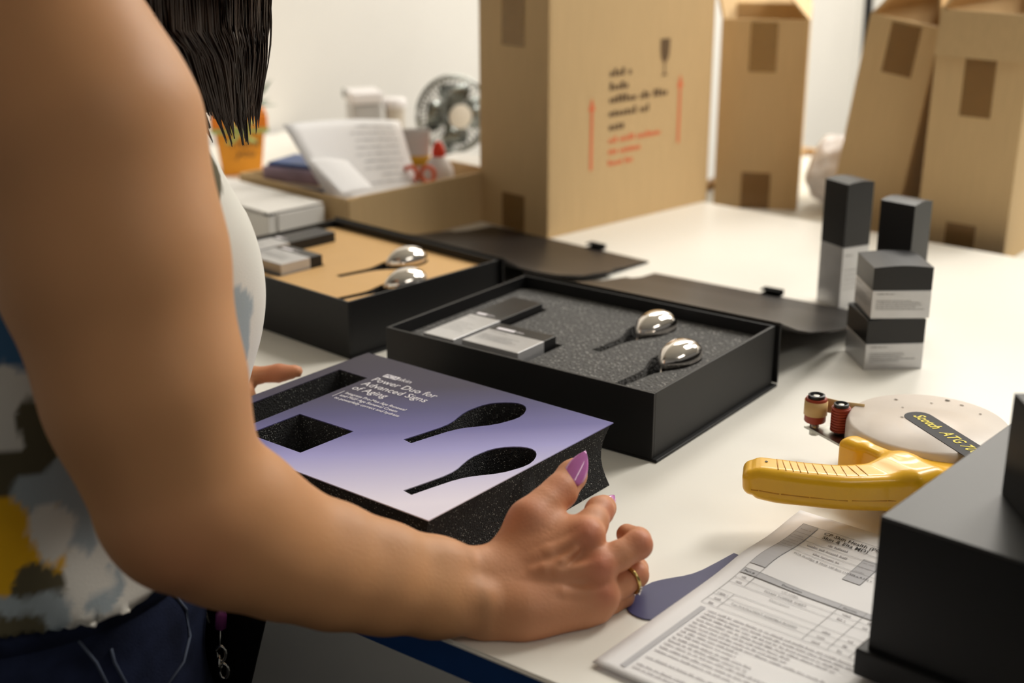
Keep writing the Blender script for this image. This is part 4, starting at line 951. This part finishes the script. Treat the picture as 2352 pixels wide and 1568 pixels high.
# ------------------------------------------------------------------ the person: bodies grown as smooth signed-distance surfaces
person = empty('person', (0.0, -0.45, FLOOR), 'person in sleeveless floral blouse and jeans reaching over the foam insert', 'person')
def keepw(o): o.matrix_parent_inverse = Matrix.Translation((0, 0.45, -FLOOR)); return o
ARM = [('upper', 0.03, [(0.16573, -0.4671, 0.39381, 0.062), (0.19246, -0.47221, 0.35057, 0.0655), (0.21664, -0.47688, 0.27565, 0.0625), (0.24298, -0.48167, 0.1998, 0.0545), (0.26189, -0.48389, 0.13987, 0.045)]),
  ('fore_t', 0.012, [(0.2683, -0.46993, 0.13051, 0.0395), (0.27634, -0.44348, 0.11052, 0.036), (0.28576, -0.41826, 0.09144, 0.0328), (0.30194, -0.38998, 0.07391, 0.0295), (0.32093, -0.36275, 0.05828, 0.0262), (0.33862, -0.32987, 0.04273, 0.0226), (0.35721, -0.29557, 0.02893, 0.0192)]),
  ('fore_b', 0.014, [(0.26926, -0.4836, 0.12149, 0.039), (0.28083, -0.45593, 0.09817, 0.035), (0.29423, -0.42766, 0.07621, 0.0325), (0.31239, -0.40182, 0.05878, 0.0288), (0.33086, -0.3745, 0.04426, 0.025), (0.34957, -0.34345, 0.02881, 0.0212), (0.36702, -0.31334, 0.01645, 0.018)]),
  ('crook', 0.045, [(0.26656, -0.47349, 0.13138, 0.036), (0.27349, -0.45974, 0.12063, 0.034)]),
  ('mc_i', 0.012, [(0.35803, -0.29262, 0.03132, 0.018), (0.37828, -0.26498, 0.0423, 0.0125), (0.40275, -0.24123, 0.05226, 0.0112)]),
  ('mc_m', 0.012, [(0.36105, -0.29811, 0.02552, 0.018), (0.39134, -0.27008, 0.03227, 0.0125), (0.4169, -0.24714, 0.0353, 0.0112)]),
  ('mc_r', 0.012, [(0.36358, -0.30394, 0.01979, 0.017), (0.39472, -0.27737, 0.02161, 0.0125), (0.42465, -0.25119, 0.01842, 0.0105)]),
  ('mc_p', 0.012, [(0.36762, -0.30923, 0.01577, 0.017), (0.39865, -0.28543, 0.01437, 0.013), (0.42335, -0.25608, 0.00921, 0.01)]),
  ('hypo', 0.012, [(0.37152, -0.30938, 0.0148, 0.0185), (0.38923, -0.29803, 0.01359, 0.0172), (0.41528, -0.26696, 0.01012, 0.011)]),
  ('palm', 0.015, [(0.3592, -0.2676, 0.01999, 0.018), (0.39419, -0.23589, 0.02096, 0.014)]),
  ('index', 0.0045, [(0.40299, -0.24105, 0.05226, 0.0112), (0.39758, -0.224, 0.05537, 0.0104), (0.39191, -0.20677, 0.05624, 0.01), (0.38308, -0.1876, 0.04864, 0.0087), (0.37677, -0.17343, 0.04346, 0.007)]),
  ('middle', 0.003, [(0.41781, -0.24745, 0.03607, 0.0112), (0.42518, -0.23322, 0.04117, 0.0104), (0.43194, -0.21827, 0.04589, 0.0102), (0.42371, -0.204, 0.04121, 0.009), (0.40936, -0.19621, 0.03818, 0.0078)]),
  ('ring', 0.0025, [(0.42263, -0.24853, 0.01583, 0.0102), (0.42687, -0.23136, 0.0178, 0.0092), (0.42976, -0.21626, 0.0204, 0.0092), (0.42164, -0.20165, 0.0163, 0.0083), (0.40981, -0.19189, 0.01039, 0.0072)]),
  ('pinky', 0.0025, [(0.42013, -0.25213, 0.00556, 0.0094), (0.42248, -0.23765, 0.00452, 0.0084), (0.42571, -0.22664, 0.00617, 0.008), (0.42043, -0.21336, 0.0033, 0.0073), (0.41106, -0.20655, -0.00148, 0.0066)]),
  ('thumb', 0.01, [(0.36032, -0.27685, 0.03654, 0.0155), (0.36408, -0.2554, 0.0587, 0.013), (0.36503, -0.23752, 0.06501, 0.0112), (0.366, -0.22028, 0.06978, 0.0106), (0.36368, -0.20121, 0.07533, 0.0092), (0.36196, -0.19357, 0.07772, 0.0066)]),
  ('web', 0.016, [(0.36361, -0.2605, 0.04445, 0.0115), (0.39792, -0.23946, 0.04937, 0.009)]),
  ('web2', 0.014, [(0.367, -0.25198, 0.05234, 0.0085), (0.3859, -0.24105, 0.05118, 0.0075)]),
  ('ki', 0.012, [(0.40645, -0.24365, 0.05711, 0.0062), (0.4067, -0.24347, 0.05711, 0.0062)]),
  ('km', 0.012, [(0.42143, -0.25038, 0.03987, 0.0066), (0.42168, -0.2502, 0.03987, 0.0066)]),
  ('kr', 0.012, [(0.42753, -0.25353, 0.02182, 0.006), (0.42777, -0.25335, 0.02182, 0.006)]),
  ('tm', 0.014, [(0.36351, -0.2557, 0.06208, 0.008), (0.36376, -0.25551, 0.06208, 0.008)]),
  ('ten1', 0.005, [(0.37319, -0.28644, 0.04102, 0.0026), (0.39124, -0.27017, 0.04925, 0.0028), (0.40842, -0.24941, 0.05872, 0.0034)]),
  ('ten2', 0.005, [(0.3826, -0.29411, 0.03596, 0.0026), (0.40268, -0.2759, 0.04055, 0.0028), (0.4234, -0.25515, 0.04224, 0.0034)]),
  ('ten3', 0.005, [(0.38936, -0.29826, 0.0283, 0.0022), (0.40996, -0.28093, 0.02837, 0.0026), (0.42964, -0.25858, 0.02483, 0.003)]),
  ('vein', 0.004, [(0.38873, -0.28627, 0.04056, 0.0022), (0.39538, -0.28116, 0.0425, 0.0024), (0.40282, -0.27092, 0.04583, 0.0022), (0.40693, -0.26001, 0.0519, 0.002)]),
  ('ulna', 0.012, [(0.36834, -0.32686, 0.0319, 0.008), (0.3715, -0.32376, 0.03055, 0.008)])]
LEFT = [('lidx', 0.006, [(-0.05918, -0.16905, 0.04212, 0.0098), (-0.03851, -0.1507, 0.04909, 0.0088), (-0.01664, -0.13328, 0.05179, 0.0078), (-0.00376, -0.12305, 0.05333, 0.0064)]),
  ('lmid', 0.006, [(-0.0531, -0.17812, 0.03183, 0.0098), (-0.03077, -0.16536, 0.03825, 0.009), (-0.03877, -0.15236, 0.02708, 0.008)]),
  ('lrng', 0.006, [(-0.085, -0.188, 0.025, 0.0098), (-0.04, -0.158, 0.022, 0.009), (-0.022, -0.15, 0.02, 0.008)]),
  ('lpalm', 0.015, [(-0.1, -0.245, 0.045, 0.02), (-0.075, -0.2, 0.05, 0.013)]),
  ('lpalm2', 0.015, [(-0.1, -0.245, 0.035, 0.02), (-0.085, -0.195, 0.028, 0.012)]),
  ('lthu', 0.008, [(-0.09, -0.24, 0.05, 0.014), (-0.05, -0.225, 0.066, 0.011), (-0.02, -0.2, 0.07, 0.009)]),
  ('lfor', 0.02, [(-0.1, -0.25, 0.042, 0.024), (-0.17, -0.36, 0.085, 0.035), (-0.235, -0.455, 0.14, 0.042)]),
  ('lup', 0.03, [(-0.235, -0.46, 0.14, 0.045), (-0.205, -0.465, 0.28, 0.058), (-0.16, -0.467, 0.39, 0.06)])]
sx = 1
TORSO = [('pel', .06, [(-.085, -.485, -.14, .118), (.085, -.485, -.14, .118)]), ('wai', .06, [(-.065, -.46, .0, .118), (.065, -.46, .0, .118)]),
         ('che', .06, [(-.06, -.43, .16, .122), (.06, -.43, .16, .122)]), ('upp', .05, [(-.075, -.43, .29, .092), (.075, -.43, .29, .092)]),
         ('bu1', .04, [(.075, -.335, .185, .070), (.08, -.34, .19, .070)]), ('bu2', .04, [(-.075, -.335, .185, .070), (-.08, -.34, .19, .070)]),
         ('col', .04, [(.082, -.385, .345, .048), (.085, -.352, .24, .066)]), ('col2', .04, [(-.082, -.385, .345, .048), (-.085, -.352, .24, .066)]), ('bel', .06, [(-.05, -.375, .06, .085), (.05, -.375, .06, .085)]), ('sh', .05, [(-.118, -.455, .375, .058), (.118, -.455, .375, .058)]), ('sp', .06, [(0, -.47, -.1, .11), (0, -.45, .3, .10)])]
HEAD = [('neck', .03, [(0, -.435, .39, .055), (0, -.35, .475, .050)]), ('skull', .03, [(0, -.29, .575, .082), (0, -.265, .555, .080)]), ('jaw', .03, [(0, -.225, .51, .045), (0, -.25, .545, .06)]), ('nose', .012, [(0, -.178, .548, .012), (0, -.183, .572, .008)]),
        ('lip', .01, [(-.018, -.190, .518, .010), (.018, -.190, .518, .010)]), ('ear', .01, [(.082, -.285, .56, .012), (.084, -.29, .585, .012)]), ('ear2', .01, [(-.082, -.285, .56, .012), (-.084, -.29, .585, .012)])]
def floor_cut(P, d):   # the ulnar side rests flat on the table top
    inside = P[:, 1] > -0.336
    return np.where(inside, np.maximum(d, -(P[:, 2] - 0.0006)), d)
CREASE = []
PINK = [((0.40928, -0.24747, 0.06021), 0.01, 0.6), ((0.42468, -0.25384, 0.04309), 0.01, 0.65), ((0.4318, -0.25863, 0.02558), 0.009, 0.5), ((0.43803, -0.21971, 0.05043), 0.01, 0.5), ((0.40444, -0.20723, 0.06112), 0.009, 0.4), ((0.36676, -0.25967, 0.06564), 0.012, 0.35), ((0.43712, -0.22285, 0.02917), 0.009, 0.4), ((0.37146, -0.22605, 0.07453), 0.01, 0.3), ((0.28793, -0.49964, 0.11924), 0.03, 0.35), ((-0.015, -0.1349, 0.05132), 0.03, 0.5)]
def skin_cut(P, d):
    d = floor_cut(P, d)
    for a, b, r in CREASE:
        m = np.abs(d) < 0.01
        if m.any():
            c = sd_cone(P[m], a, b, r, r); kk = 0.003
            h = np.maximum(kk - np.abs(-c - d[m]), 0) / kk; d[m] = np.maximum(d[m], -c) + h * h * kk * 0.25
    return d
F_arm = make_field(ARM, cut=skin_cut); F_all = make_field(TORSO + HEAD + ARM[:4] + LEFT, cut=floor_cut)
# fine right arm and hand
allp = np.array([p for _, _, pts in ARM for p in pts]); handp = np.array([p for _, _, pts in ARM[4:] for p in pts])
SPLIT = 0.352   # plane across the wrist: finer grid on the hand side
def side(P): return (P[:, 0] - 0.352) * 0.52 + (P[:, 1] + 0.315) * 0.85
Pa, Qa = surface_net(F_arm, (0.315, -0.36, -0.004), (0.462, -0.155, 0.098), 0.00125, 2)
ka = side(Pa) > -0.0006
F_rest = make_field(TORSO + HEAD + ARM + LEFT, cut=floor_cut)
Pb, Qb = surface_net(F_rest, (-0.30, -0.66, -0.30), (0.45, -0.10, 0.69), 0.0045, 2)
kb = side(Pb) < 0.0080
Pm = np.concatenate([Pa, Pb]); Qm = np.concatenate([Qa, Qb + len(Pa)]); km = np.concatenate([ka, kb])
sk = mat('skin', S(204, 148, 104), 0.5, bump=0.14, bscale=420, spec=0.35, sss=0.10); nt = sk.node_tree; at = nt.nodes.new('ShaderNodeAttribute'); at.attribute_name = 'skin_tone'; nt.links.new(at.outputs['Color'], nt.nodes['Principled BSDF'].inputs['Base Color'])
body, Pbd = np_mesh('body', Pm, Qm, 'skin', person, km); keepw(body)
tone = np.tile(np.array(S(203, 148, 102)), (len(Pbd), 1)); pinkc = np.array(S(206, 134, 110)); redc = np.array(S(200, 112, 92))
hw = np.clip((side(Pbd) + 0.02) / 0.06, 0, 1)[:, None] * 0.4; tone = tone * (1 - hw) + pinkc * hw
for q, r, a in PINK:
    w = (np.exp(-((Pbd - np.array(q)) ** 2).sum(1) / (r * r)) * a)[:, None]; tone = tone * (1 - w) + redc * w
mott = (0.018 * np.sin(Pbd[:, 0] * 95 + 2 * np.sin(Pbd[:, 2] * 60)) * np.sin(Pbd[:, 1] * 80 + 1.5 * np.sin(Pbd[:, 0] * 70)))[:, None]; tone[:, :3] *= 1 + mott
ca = body.data.color_attributes.new('skin_tone', 'FLOAT_COLOR', 'POINT'); tone[:, 3] = 1; ca.data.foreach_set('color', tone.astype(np.float32).ravel())

# ---- nails: curved almond shells
def nail(c, tip, nrm, w, label_parent=body):
    c = Vector(c); tip = Vector(tip); ax_ = tip - c; L = ax_.length; ax_.normalize(); n = Vector(nrm); n = (n - ax_ * n.dot(ax_)).normalized(); s_ = ax_.cross(n); vs = []; fs = []; nu, nv = 8, 12
    for j in range(nv + 1):
        t = j / nv; half = w * (1 - max(0, (t - 0.35) / 0.65) ** 1.9) * (0.72 + 0.28 * min(1, t / 0.2)); half = max(half, 0.0002)
        for i in range(nu + 1):
            u = -1 + 2 * i / nu; q = c + ax_ * (L * t) + s_ * half * u + n * (-(u * half) ** 2 / (w * 1.9) + 0.0010 * math.sin(PI * min(1, t * 0.9))); vs.append(tuple(q))
    for j in range(nv):
        for i in range(nu): a = j * (nu + 1) + i; fs.append((a, a + 1, a + nu + 2, a + nu + 1))
    o = link_mesh('nail', vs, fs, 'nail_polish', body, True); md = o.modifiers.new('s', 'SOLIDIFY'); md.thickness = 0.0009; md.offset = 0
    return o
NAILS = [((0.37357, -0.21696, 0.07827), (0.37137, -0.19537, 0.09417), (0.4898, -0.74095, 0.45944), 0.008), ((0.39, -0.18949, 0.05067), (0.3818, -0.1713, 0.05204), (0.84634, -0.07431, 0.52743), 0.0058)]
for nn in NAILS: nail(*nn)
# ---- ring
RG = ((0.42846, -0.22306, 0.01923), (0.18535, 0.96842, 0.16675), 0.0104, 0.5)
bm = bmesh.new(); c_ = Vector(RG[0]); n_ = Vector(RG[1]).normalized(); u_ = n_.cross(Vector((0.3, 0.2, 1))).normalized(); v_ = n_.cross(u_)
ring_e = empty('ring', tuple(c_), 'gold ring set with small stones worn on the hand gripping the insert', 'ring')
pts = [(u_ * math.cos(2 * PI * k / 28) + v_ * math.sin(2 * PI * k / 28)) * RG[2] for k in range(29)]
tube_bm(bm, pts, 0.00135, 8, False); bm_obj('band', bm, 'gold', ring_e, True)
for k in range(7):
    p = (u_ * math.cos(RG[3] + (k - 3) * 0.22) + v_ * math.sin(RG[3] + (k - 3) * 0.22)) * (RG[2] + 0.0012)
    bm = bmesh.new(); bmesh.ops.create_icosphere(bm, subdivisions=1, radius=0.0019 if k == 3 else 0.0011); o = bm_obj('stone', bm, 'chrome', ring_e, False, tuple(p))

# ---- blouse
def wr(P, f, s): return np.sin(P[:, 0] * f + s) * np.sin(P[:, 1] * f * 0.8 + 1.3 * s) * np.sin(P[:, 2] * f * 0.5 + 0.7 * s)
F_t = make_field(TORSO)
def hem_z(P): return 0.048 + 0.006 * np.sin(P[:, 0] * 22) + 0.006 * np.sin(P[:, 1] * 31) + 0.16 * (P[:, 1] + 0.43).clip(-0.2, 0.2)
def F_bl0(P): return F_t(P) - 0.009 - 0.014 * np.clip((0.10 - P[:, 2]) / 0.1, 0, 1.2) - 0.004 * wr(P, 38, 0.6) - 0.003 * np.sin(P[:, 0] * 55 + P[:, 1] * 48 + 6 * np.sin(P[:, 2] * 14)) * np.clip((0.16 - P[:, 2]) * 6, 0, 1)
def F_bl(P): return np.maximum(F_bl0(P), hem_z(P) - P[:, 2])
Pc, Qc = surface_net(F_bl, (-0.26, -0.66, -0.10), (0.26, -0.20, 0.47), 0.0045, 1)
neck_d = np.sqrt((Pc[:, 0] / 0.085) ** 2 + ((Pc[:, 1] + 0.40) / 0.075) ** 2)
kc = ~((Pc[:, 2] > 0.36) & (neck_d < 1.0))
m = mat('blouse', (1, 1, 1, 1), 0.8, bump=0.1, bscale=600, spec=0.2); nt = m.node_tree; at = nt.nodes.new('ShaderNodeAttribute'); at.attribute_name = 'print_colour'; nt.links.new(at.outputs['Color'], nt.nodes['Principled BSDF'].inputs['Base Color'])
bl, Pbl = np_mesh('blouse', Pc, Qc, 'blouse', person, kc); keepw(bl)
white, yel, oli, blu, gry, dgr = [np.array(S(*c)) for c in ((226, 224, 216), (232, 178, 30), (92, 86, 66), (70, 110, 150), (166, 178, 184), (96, 92, 84))]
colr = np.tile(white, (len(Pbl), 1))
def blob(c, r, col, stretch=(1, 1, 1), seed=0.0):
    d = (Pbl - np.array(c)) / (np.array(stretch) * r); ang = 0.22 * np.sin(Pbl[:, 2] * 130 + seed) + 0.18 * np.sin(Pbl[:, 1] * 150 + Pbl[:, 0] * 110 + seed * 2)
    mk_ = (d ** 2).sum(1) ** 0.5 + ang; w = np.clip((1.0 - mk_) / 0.12, 0, 1)[:, None]; colr[:] = colr * (1 - w) + col * w
rb_ = np.random.default_rng(5)
for k in range(24):
    i = rb_.integers(len(Pbl))
    if Pbl[i][0] > 0.0 and Pbl[i][1] > -0.40: continue
    blob(Pbl[i], rb_.uniform(0.018, 0.042), [oli, gry, yel, blu, gry, dgr][k % 6], (1, rb_.uniform(.6, 1.3), rb_.uniform(.7, 1.6)), k)
BLOBS = [((0.17006, -0.34196, 0.22537), 0.045, 'w', (1, 1, 1.3)), ((0.16194, -0.33943, 0.26145), 0.04, 'w', (1, 1, 1.3)), ((0.15295, -0.35704, 0.32139), 0.04, 'w', (1, 1, 1.3)), ((0.17039, -0.34244, 0.18677), 0.024, 'g', (1, 1, 1.2)), ((0.15024, -0.3419, 0.30212), 0.02, 'o', (1, 0.9, 1.3)), ((0.15892, -0.34766, 0.28061), 0.01, 'y', (1, 1, 1)), ((0.15013, -0.3503, 0.31858), 0.009, 'y', (1, 1, 1.4)), ((0.16057, -0.50908, 0.18944), 0.05, 'w', (1, 1, 1)), ((0.15122, -0.4994, 0.28092), 0.04, 'd', (1, 1, 1)), ((0.14858, -0.50363, 0.25937), 0.03, 'g', (1, 1, 1)), ((0.15397, -0.50488, 0.2213), 0.032, 'b', (1, 1.2, 0.75)), ((0.1617, -0.51206, 0.17316), 0.035, 'w', (1, 1, 1)), ((0.15821, -0.5149, 0.13461), 0.022, 'o', (1, 1.3, 1)), ((0.168, -0.50437, 0.1574), 0.016, 'o', (1, 1, 1.6)), ((0.17217, -0.49138, 0.11749), 0.03, 'g', (1, 1, 1.3)), ((0.14757, -0.53047, 0.084), 0.03, 'y', (1, 1.2, 1)), ((0.16571, -0.50355, 0.08931), 0.018, 'w', (1, 1, 1)), ((0.16317, -0.51828, 0.06331), 0.022, 'o', (1, 1, 0.7)), ((0.17632, -0.49126, 0.06206), 0.018, 'w', (1, 1, 1)), ((0.16177, -0.52939, 0.04567), 0.025, 'g', (1, 1.4, 0.7)), ((0.15685, -0.54014, 0.03628), 0.02, 'o', (1, 1.4, 0.8)), ((0.15676, -0.48681, 0.41993), 0.03, 'y', (1, 1, 1))]
cmap = dict(w=white, y=yel, o=oli, b=blu, g=gry, d=dgr)
for k, (c, r, col, st) in enumerate(BLOBS): blob(c, r, cmap[col], st, k)
ca = bl.data.color_attributes.new('print_colour', 'FLOAT_COLOR', 'POINT'); ca.data.foreach_set('color', np.concatenate([colr[:, :3], np.ones((len(colr), 1))], 1).astype(np.float32).ravel())
md = bl.modifiers.new('s', 'SOLIDIFY'); md.thickness = 0.0015; md.offset = -1
# ---- jeans
LEGS = TORSO[:2] + [('l%d' % s, .05, [(s * .095, -.47, -.18, .112), (s * .10, -.45, -.42, .082), (s * .10, -.46, -.82, .058)]) for s in (-1, 1)] + [('sp', .06, [(0, -.47, -.1, .11), (0, -.45, .12, .10)]), TORSO[2]]
F_j = make_field(LEGS)
def F_je(P): return F_j(P) - 0.005 - 0.0025 * wr(P, 30, 1.7)
Pj, Qj = surface_net(F_je, (-0.26, -0.66, -0.86), (0.26, -0.28, 0.10), 0.007, 1)
jn, _ = np_mesh('jeans', Pj, Qj, 'jeans', person, Pj[:, 2] < 0.060); keepw(jn)
def snap(F, p, off):
    p = np.array([p], float)
    for _ in range(8):
        G = np.stack([(F(p + np.eye(3)[i] * 1e-3) - F(p - np.eye(3)[i] * 1e-3)) / 2e-3 for i in range(3)], 1); p = p - F(p)[:, None] * G / ((G * G).sum() + 1e-9)
    return tuple((p + G / np.linalg.norm(G) * off)[0])
SEAMS = [[(0.18263, -0.42849, 0.01955), (0.18018, -0.41598, -0.00098), (0.17868, -0.41381, -0.02386), (0.18253, -0.42459, -0.03858), (0.18856, -0.446, -0.04479)], [(0.17839, -0.50517, 0.01733), (0.18328, -0.49735, -0.0013), (0.18655, -0.49192, -0.02305)], [(0.18566, -0.48625, 0.00402), (0.18646, -0.48558, -0.00609), (0.18958, -0.47744, -0.03297)]]
for sm in SEAMS:
    tube('seam', [snap(F_je, q, 0.0006) for q in sm], 0.0011, 'seam_thread', jn, 5)
box_pts = [snap(F_je, (0.2 * math.cos(a), -0.46 + 0.2 * math.sin(a), 0.034), 0.001) for a in np.linspace(0, 2 * PI, 60)]
bm = bmesh.new(); vs = [(bm.verts.new((p[0], p[1], p[2] - 0.012)), bm.verts.new((p[0], p[1], p[2] + 0.010))) for p in box_pts[:-1]]
for k in range(len(vs)): a_, b_ = vs[k], vs[(k + 1) % len(vs)]; bm.faces.new((a_[0], b_[0], b_[1], a_[1]))
o = bm_obj('waistband', bm, 'jeans', person, True); keepw(o); md = o.modifiers.new('s', 'SOLIDIFY'); md.thickness = 0.003; md.offset = 1
# ---- hair: many thin tapered strands from the crown, hanging past the cheek
def hair_strands():
    r = random.Random(12); bm = bmesh.new(); CLUMPS = [((q + 0.5) / 46 + r.uniform(-0.01, 0.01), r.uniform(-1, 1), r.uniform(-0.010, 0.026)) for q in range(46)]; hc = Vector((0, -0.280, 0.575))
    for k in range(2400):
        cl_ = r.choice(CLUMPS); sc_h = cl_[0]; s = min(1, max(0, sc_h + r.gauss(0, 0.035))); dep_ = cl_[1] + r.gauss(0, 0.25)
        right = k % 5 != 0
        T0, T1, U0, U1 = [Vector(q) for q in HAIRPTS]
        tip = T0.lerp(T1, sc_h + (s - sc_h) * 0.45) + Vector((-0.565, 0.76, 0)) * 0.018 * (cl_[1] * 0.8 + dep_ * 0.2); up_ = U0.lerp(U1, s) + Vector((-0.565, 0.76, 0)) * 0.022 * dep_
        sag = 0.012 * math.sin(PI * min(1, max(0, s))) + cl_[2] + r.uniform(-0.012, 0.004)
        tip = tip + (tip - up_).normalized() * sag
        if not right: tip.x = -tip.x; up_.x = -up_.x
        a = r.uniform(-1.2, 1.2) + (0 if right else PI); root = hc + Vector((0.083 * math.cos(a) * 0.8, 0.05 * math.sin(a) + 0.01, 0.085))
        mid = hc + Vector(((0.092 if right else -0.092), 0.02 + 0.09 * (s - 0.4), 0.0))
        cl = r.uniform(-0.006, 0.006); j = Vector((r.uniform(-1, 1), r.uniform(-1, 1), 0)) * 0.004
        ctrl = [root, mid.lerp(root, 0.35) + Vector((0.01 if right else -0.01, 0, 0)), mid + j, up_ + j, up_.lerp(tip, 0.5) + j * 0.6 + Vector((cl, cl, 0)) * 0.4, tip]
        pts = []
        for i in range(len(ctrl) - 1):
            p0, p1, p2, p3 = ctrl[max(i - 1, 0)], ctrl[i], ctrl[i + 1], ctrl[min(i + 2, len(ctrl) - 1)]
            for t in (0, 0.33, 0.67): pts.append(0.5 * ((2 * p1) + (p2 - p0) * t + (2 * p0 - 5 * p1 + 4 * p2 - p3) * t * t + (-p0 + 3 * p1 - 3 * p2 + p3) * t ** 3))
        pts.append(ctrl[-1]); rad = r.uniform(0.0006, 0.0011); n = len(pts)
        tube_bm(bm, pts, [rad * (1 if i < n * 0.75 else 1 - 0.85 * (i - n * 0.75) / (n * 0.25)) for i in range(n)], 3, False)
    return bm
HAIRPTS = [(0.1, -0.31023, 0.33566), (0.03, -0.17787, 0.32332), (0.1, -0.35171, 0.41643), (0.03, -0.16745, 0.40193)]
hr = bm_obj('hair', hair_strands(), 'hair', person, True); keepw(hr); hr['kind'] = 'stuff'
F_h = make_field([('cap', .03, [(0, -.295, .585, .090), (0, -.275, .572, .088)]), ('bk', .04, [(0, -.33, .56, .075), (0, -.36, .48, .05)])])
Ph, Qh = surface_net(lambda P: F_h(P) - 0.002 * np.sin(P[:, 0] * 260), (-0.12, -0.44, 0.40), (0.12, -0.16, 0.70), 0.005, 1)
hcap, _ = np_mesh('hair_cap', Ph, Qh, 'hair', person, ~((Ph[:, 1] > -0.235) & (Ph[:, 2] < 0.60))); keepw(hcap)
# ---- black pouch and keys hanging at the front of the hip
KP = ((0.14781, -0.352, -0.0613), (0.11205, -0.352, -0.0293), (0.19175, -0.352, -0.02874), (0.10738, -0.352, -0.15292), (0.1557, -0.352, -0.1332), (0.15873, -0.374, -0.02803), [('key', [(0.14571, -0.376, -0.02117), (0.14856, -0.376, -0.03062), (0.15236, -0.376, -0.04053)], 0.0022, 'keys_metal'), ('key', [(0.15767, -0.376, -0.01859), (0.15826, -0.376, -0.02652)], 0.0015, 'keys_metal'), ('purple_clip', [(0.16508, -0.376, -0.02121), (0.16726, -0.376, -0.02784), (0.16505, -0.376, -0.03976)], 0.0045, 'purple_plastic'), ('cord', [(0.16505, -0.376, -0.03976), (0.16299, -0.376, -0.05474), (0.163, -0.376, -0.05927)], 0.0008, 'keys_metal')], [(0.1636, -0.376, -0.06283), (0.16167, -0.376, -0.07191), (0.16498, -0.376, -0.07752)])
po_ = empty('hip_pouch', KP[0], 'black fabric pouch hanging in front of the jeans', 'pouch')
bm = bmesh.new(); n = 8; fr = []; bk = []
for j in range(n + 1):
    for i in range(n + 1):
        u, v = i / n, j / n; q = Vector(KP[1]).lerp(Vector(KP[2]), u).lerp(Vector(KP[3]).lerp(Vector(KP[4]), u), v) - Vector(KP[0]); b_ = 0.012 * math.sin(PI * u) * math.sin(PI * min(1, v + 0.15)) + 0.003
        fr.append(bm.verts.new(q + Vector((0.5, -0.85, 0)) * b_)); bk.append(bm.verts.new(q - Vector((0.5, -0.85, 0)) * b_))
for j in range(n):
    for i in range(n):
        a = j * (n + 1) + i; bm.faces.new((fr[a], fr[a + 1], fr[a + n + 2], fr[a + n + 1])); bm.faces.new((bk[a], bk[a + n + 1], bk[a + n + 2], bk[a + 1]))
bd = [i for i in range(n + 1)] + [j * (n + 1) + n for j in range(1, n + 1)] + [n * (n + 1) + i for i in range(n - 1, -1, -1)] + [j * (n + 1) for j in range(n - 1, 0, -1)]
for a, b in zip(bd, bd[1:] + bd[:1]): bm.faces.new((fr[a], bk[a], bk[b], fr[b]))
bm_obj('pouch_body', bm, 'black_cloth', po_, True)
kc_ = Vector(KP[5]); ke = empty('key_ring', tuple(kc_), 'silver keys and purple clip hanging against the black pouch', 'keys')
def kt(name, pts, r, m): return tube(name, [tuple(Vector(p) - kc_) for p in pts], r, m, ke, 6)
for nm, pts, r, m_ in KP[6]: kt(nm, pts, r, m_)
bm = bmesh.new()
for k in range(3):
    c0 = Vector(KP[7][k]) - kc_; e1 = Vector((0.80, 0.60, 0)) if k != 1 else Vector((-0.56, 0.76, 0)); tube_bm(bm, [c0 + (e1 * math.cos(2 * PI * i / 14) * 0.55 + Vector((0, 0, 1)) * math.sin(2 * PI * i / 14)) * 0.0065 for i in range(15)], 0.0014, 6, False)
bm_obj('chain', bm, 'keys_metal', ke, True)

# ------------------------------------------------------------------ things on the floor under the table
crumple('storage_sack', (0.02, 0.02, FLOOR + 0.2), 0.30, 0.25, 0.205, 'dark_bag', 'dark grey sack on the floor under the white table', 'sack', 9, 0.2)
fb2 = empty('floor_carton', (-0.55, -0.25, FLOOR), 'dark closed carton on the floor under the table edge', 'carton', math.radians(20))
box('body', -0.2, 0.2, -0.15, 0.15, 0, 0.28, 'dark_bag', fb2, 0.004); box('flap', -0.198, 0.198, -0.149, -0.001, 0.2805, 0.285, 'dark_bag', fb2, 0.001); box('flap', -0.198, 0.198, 0.001, 0.149, 0.2805, 0.285, 'dark_bag', fb2, 0.001)
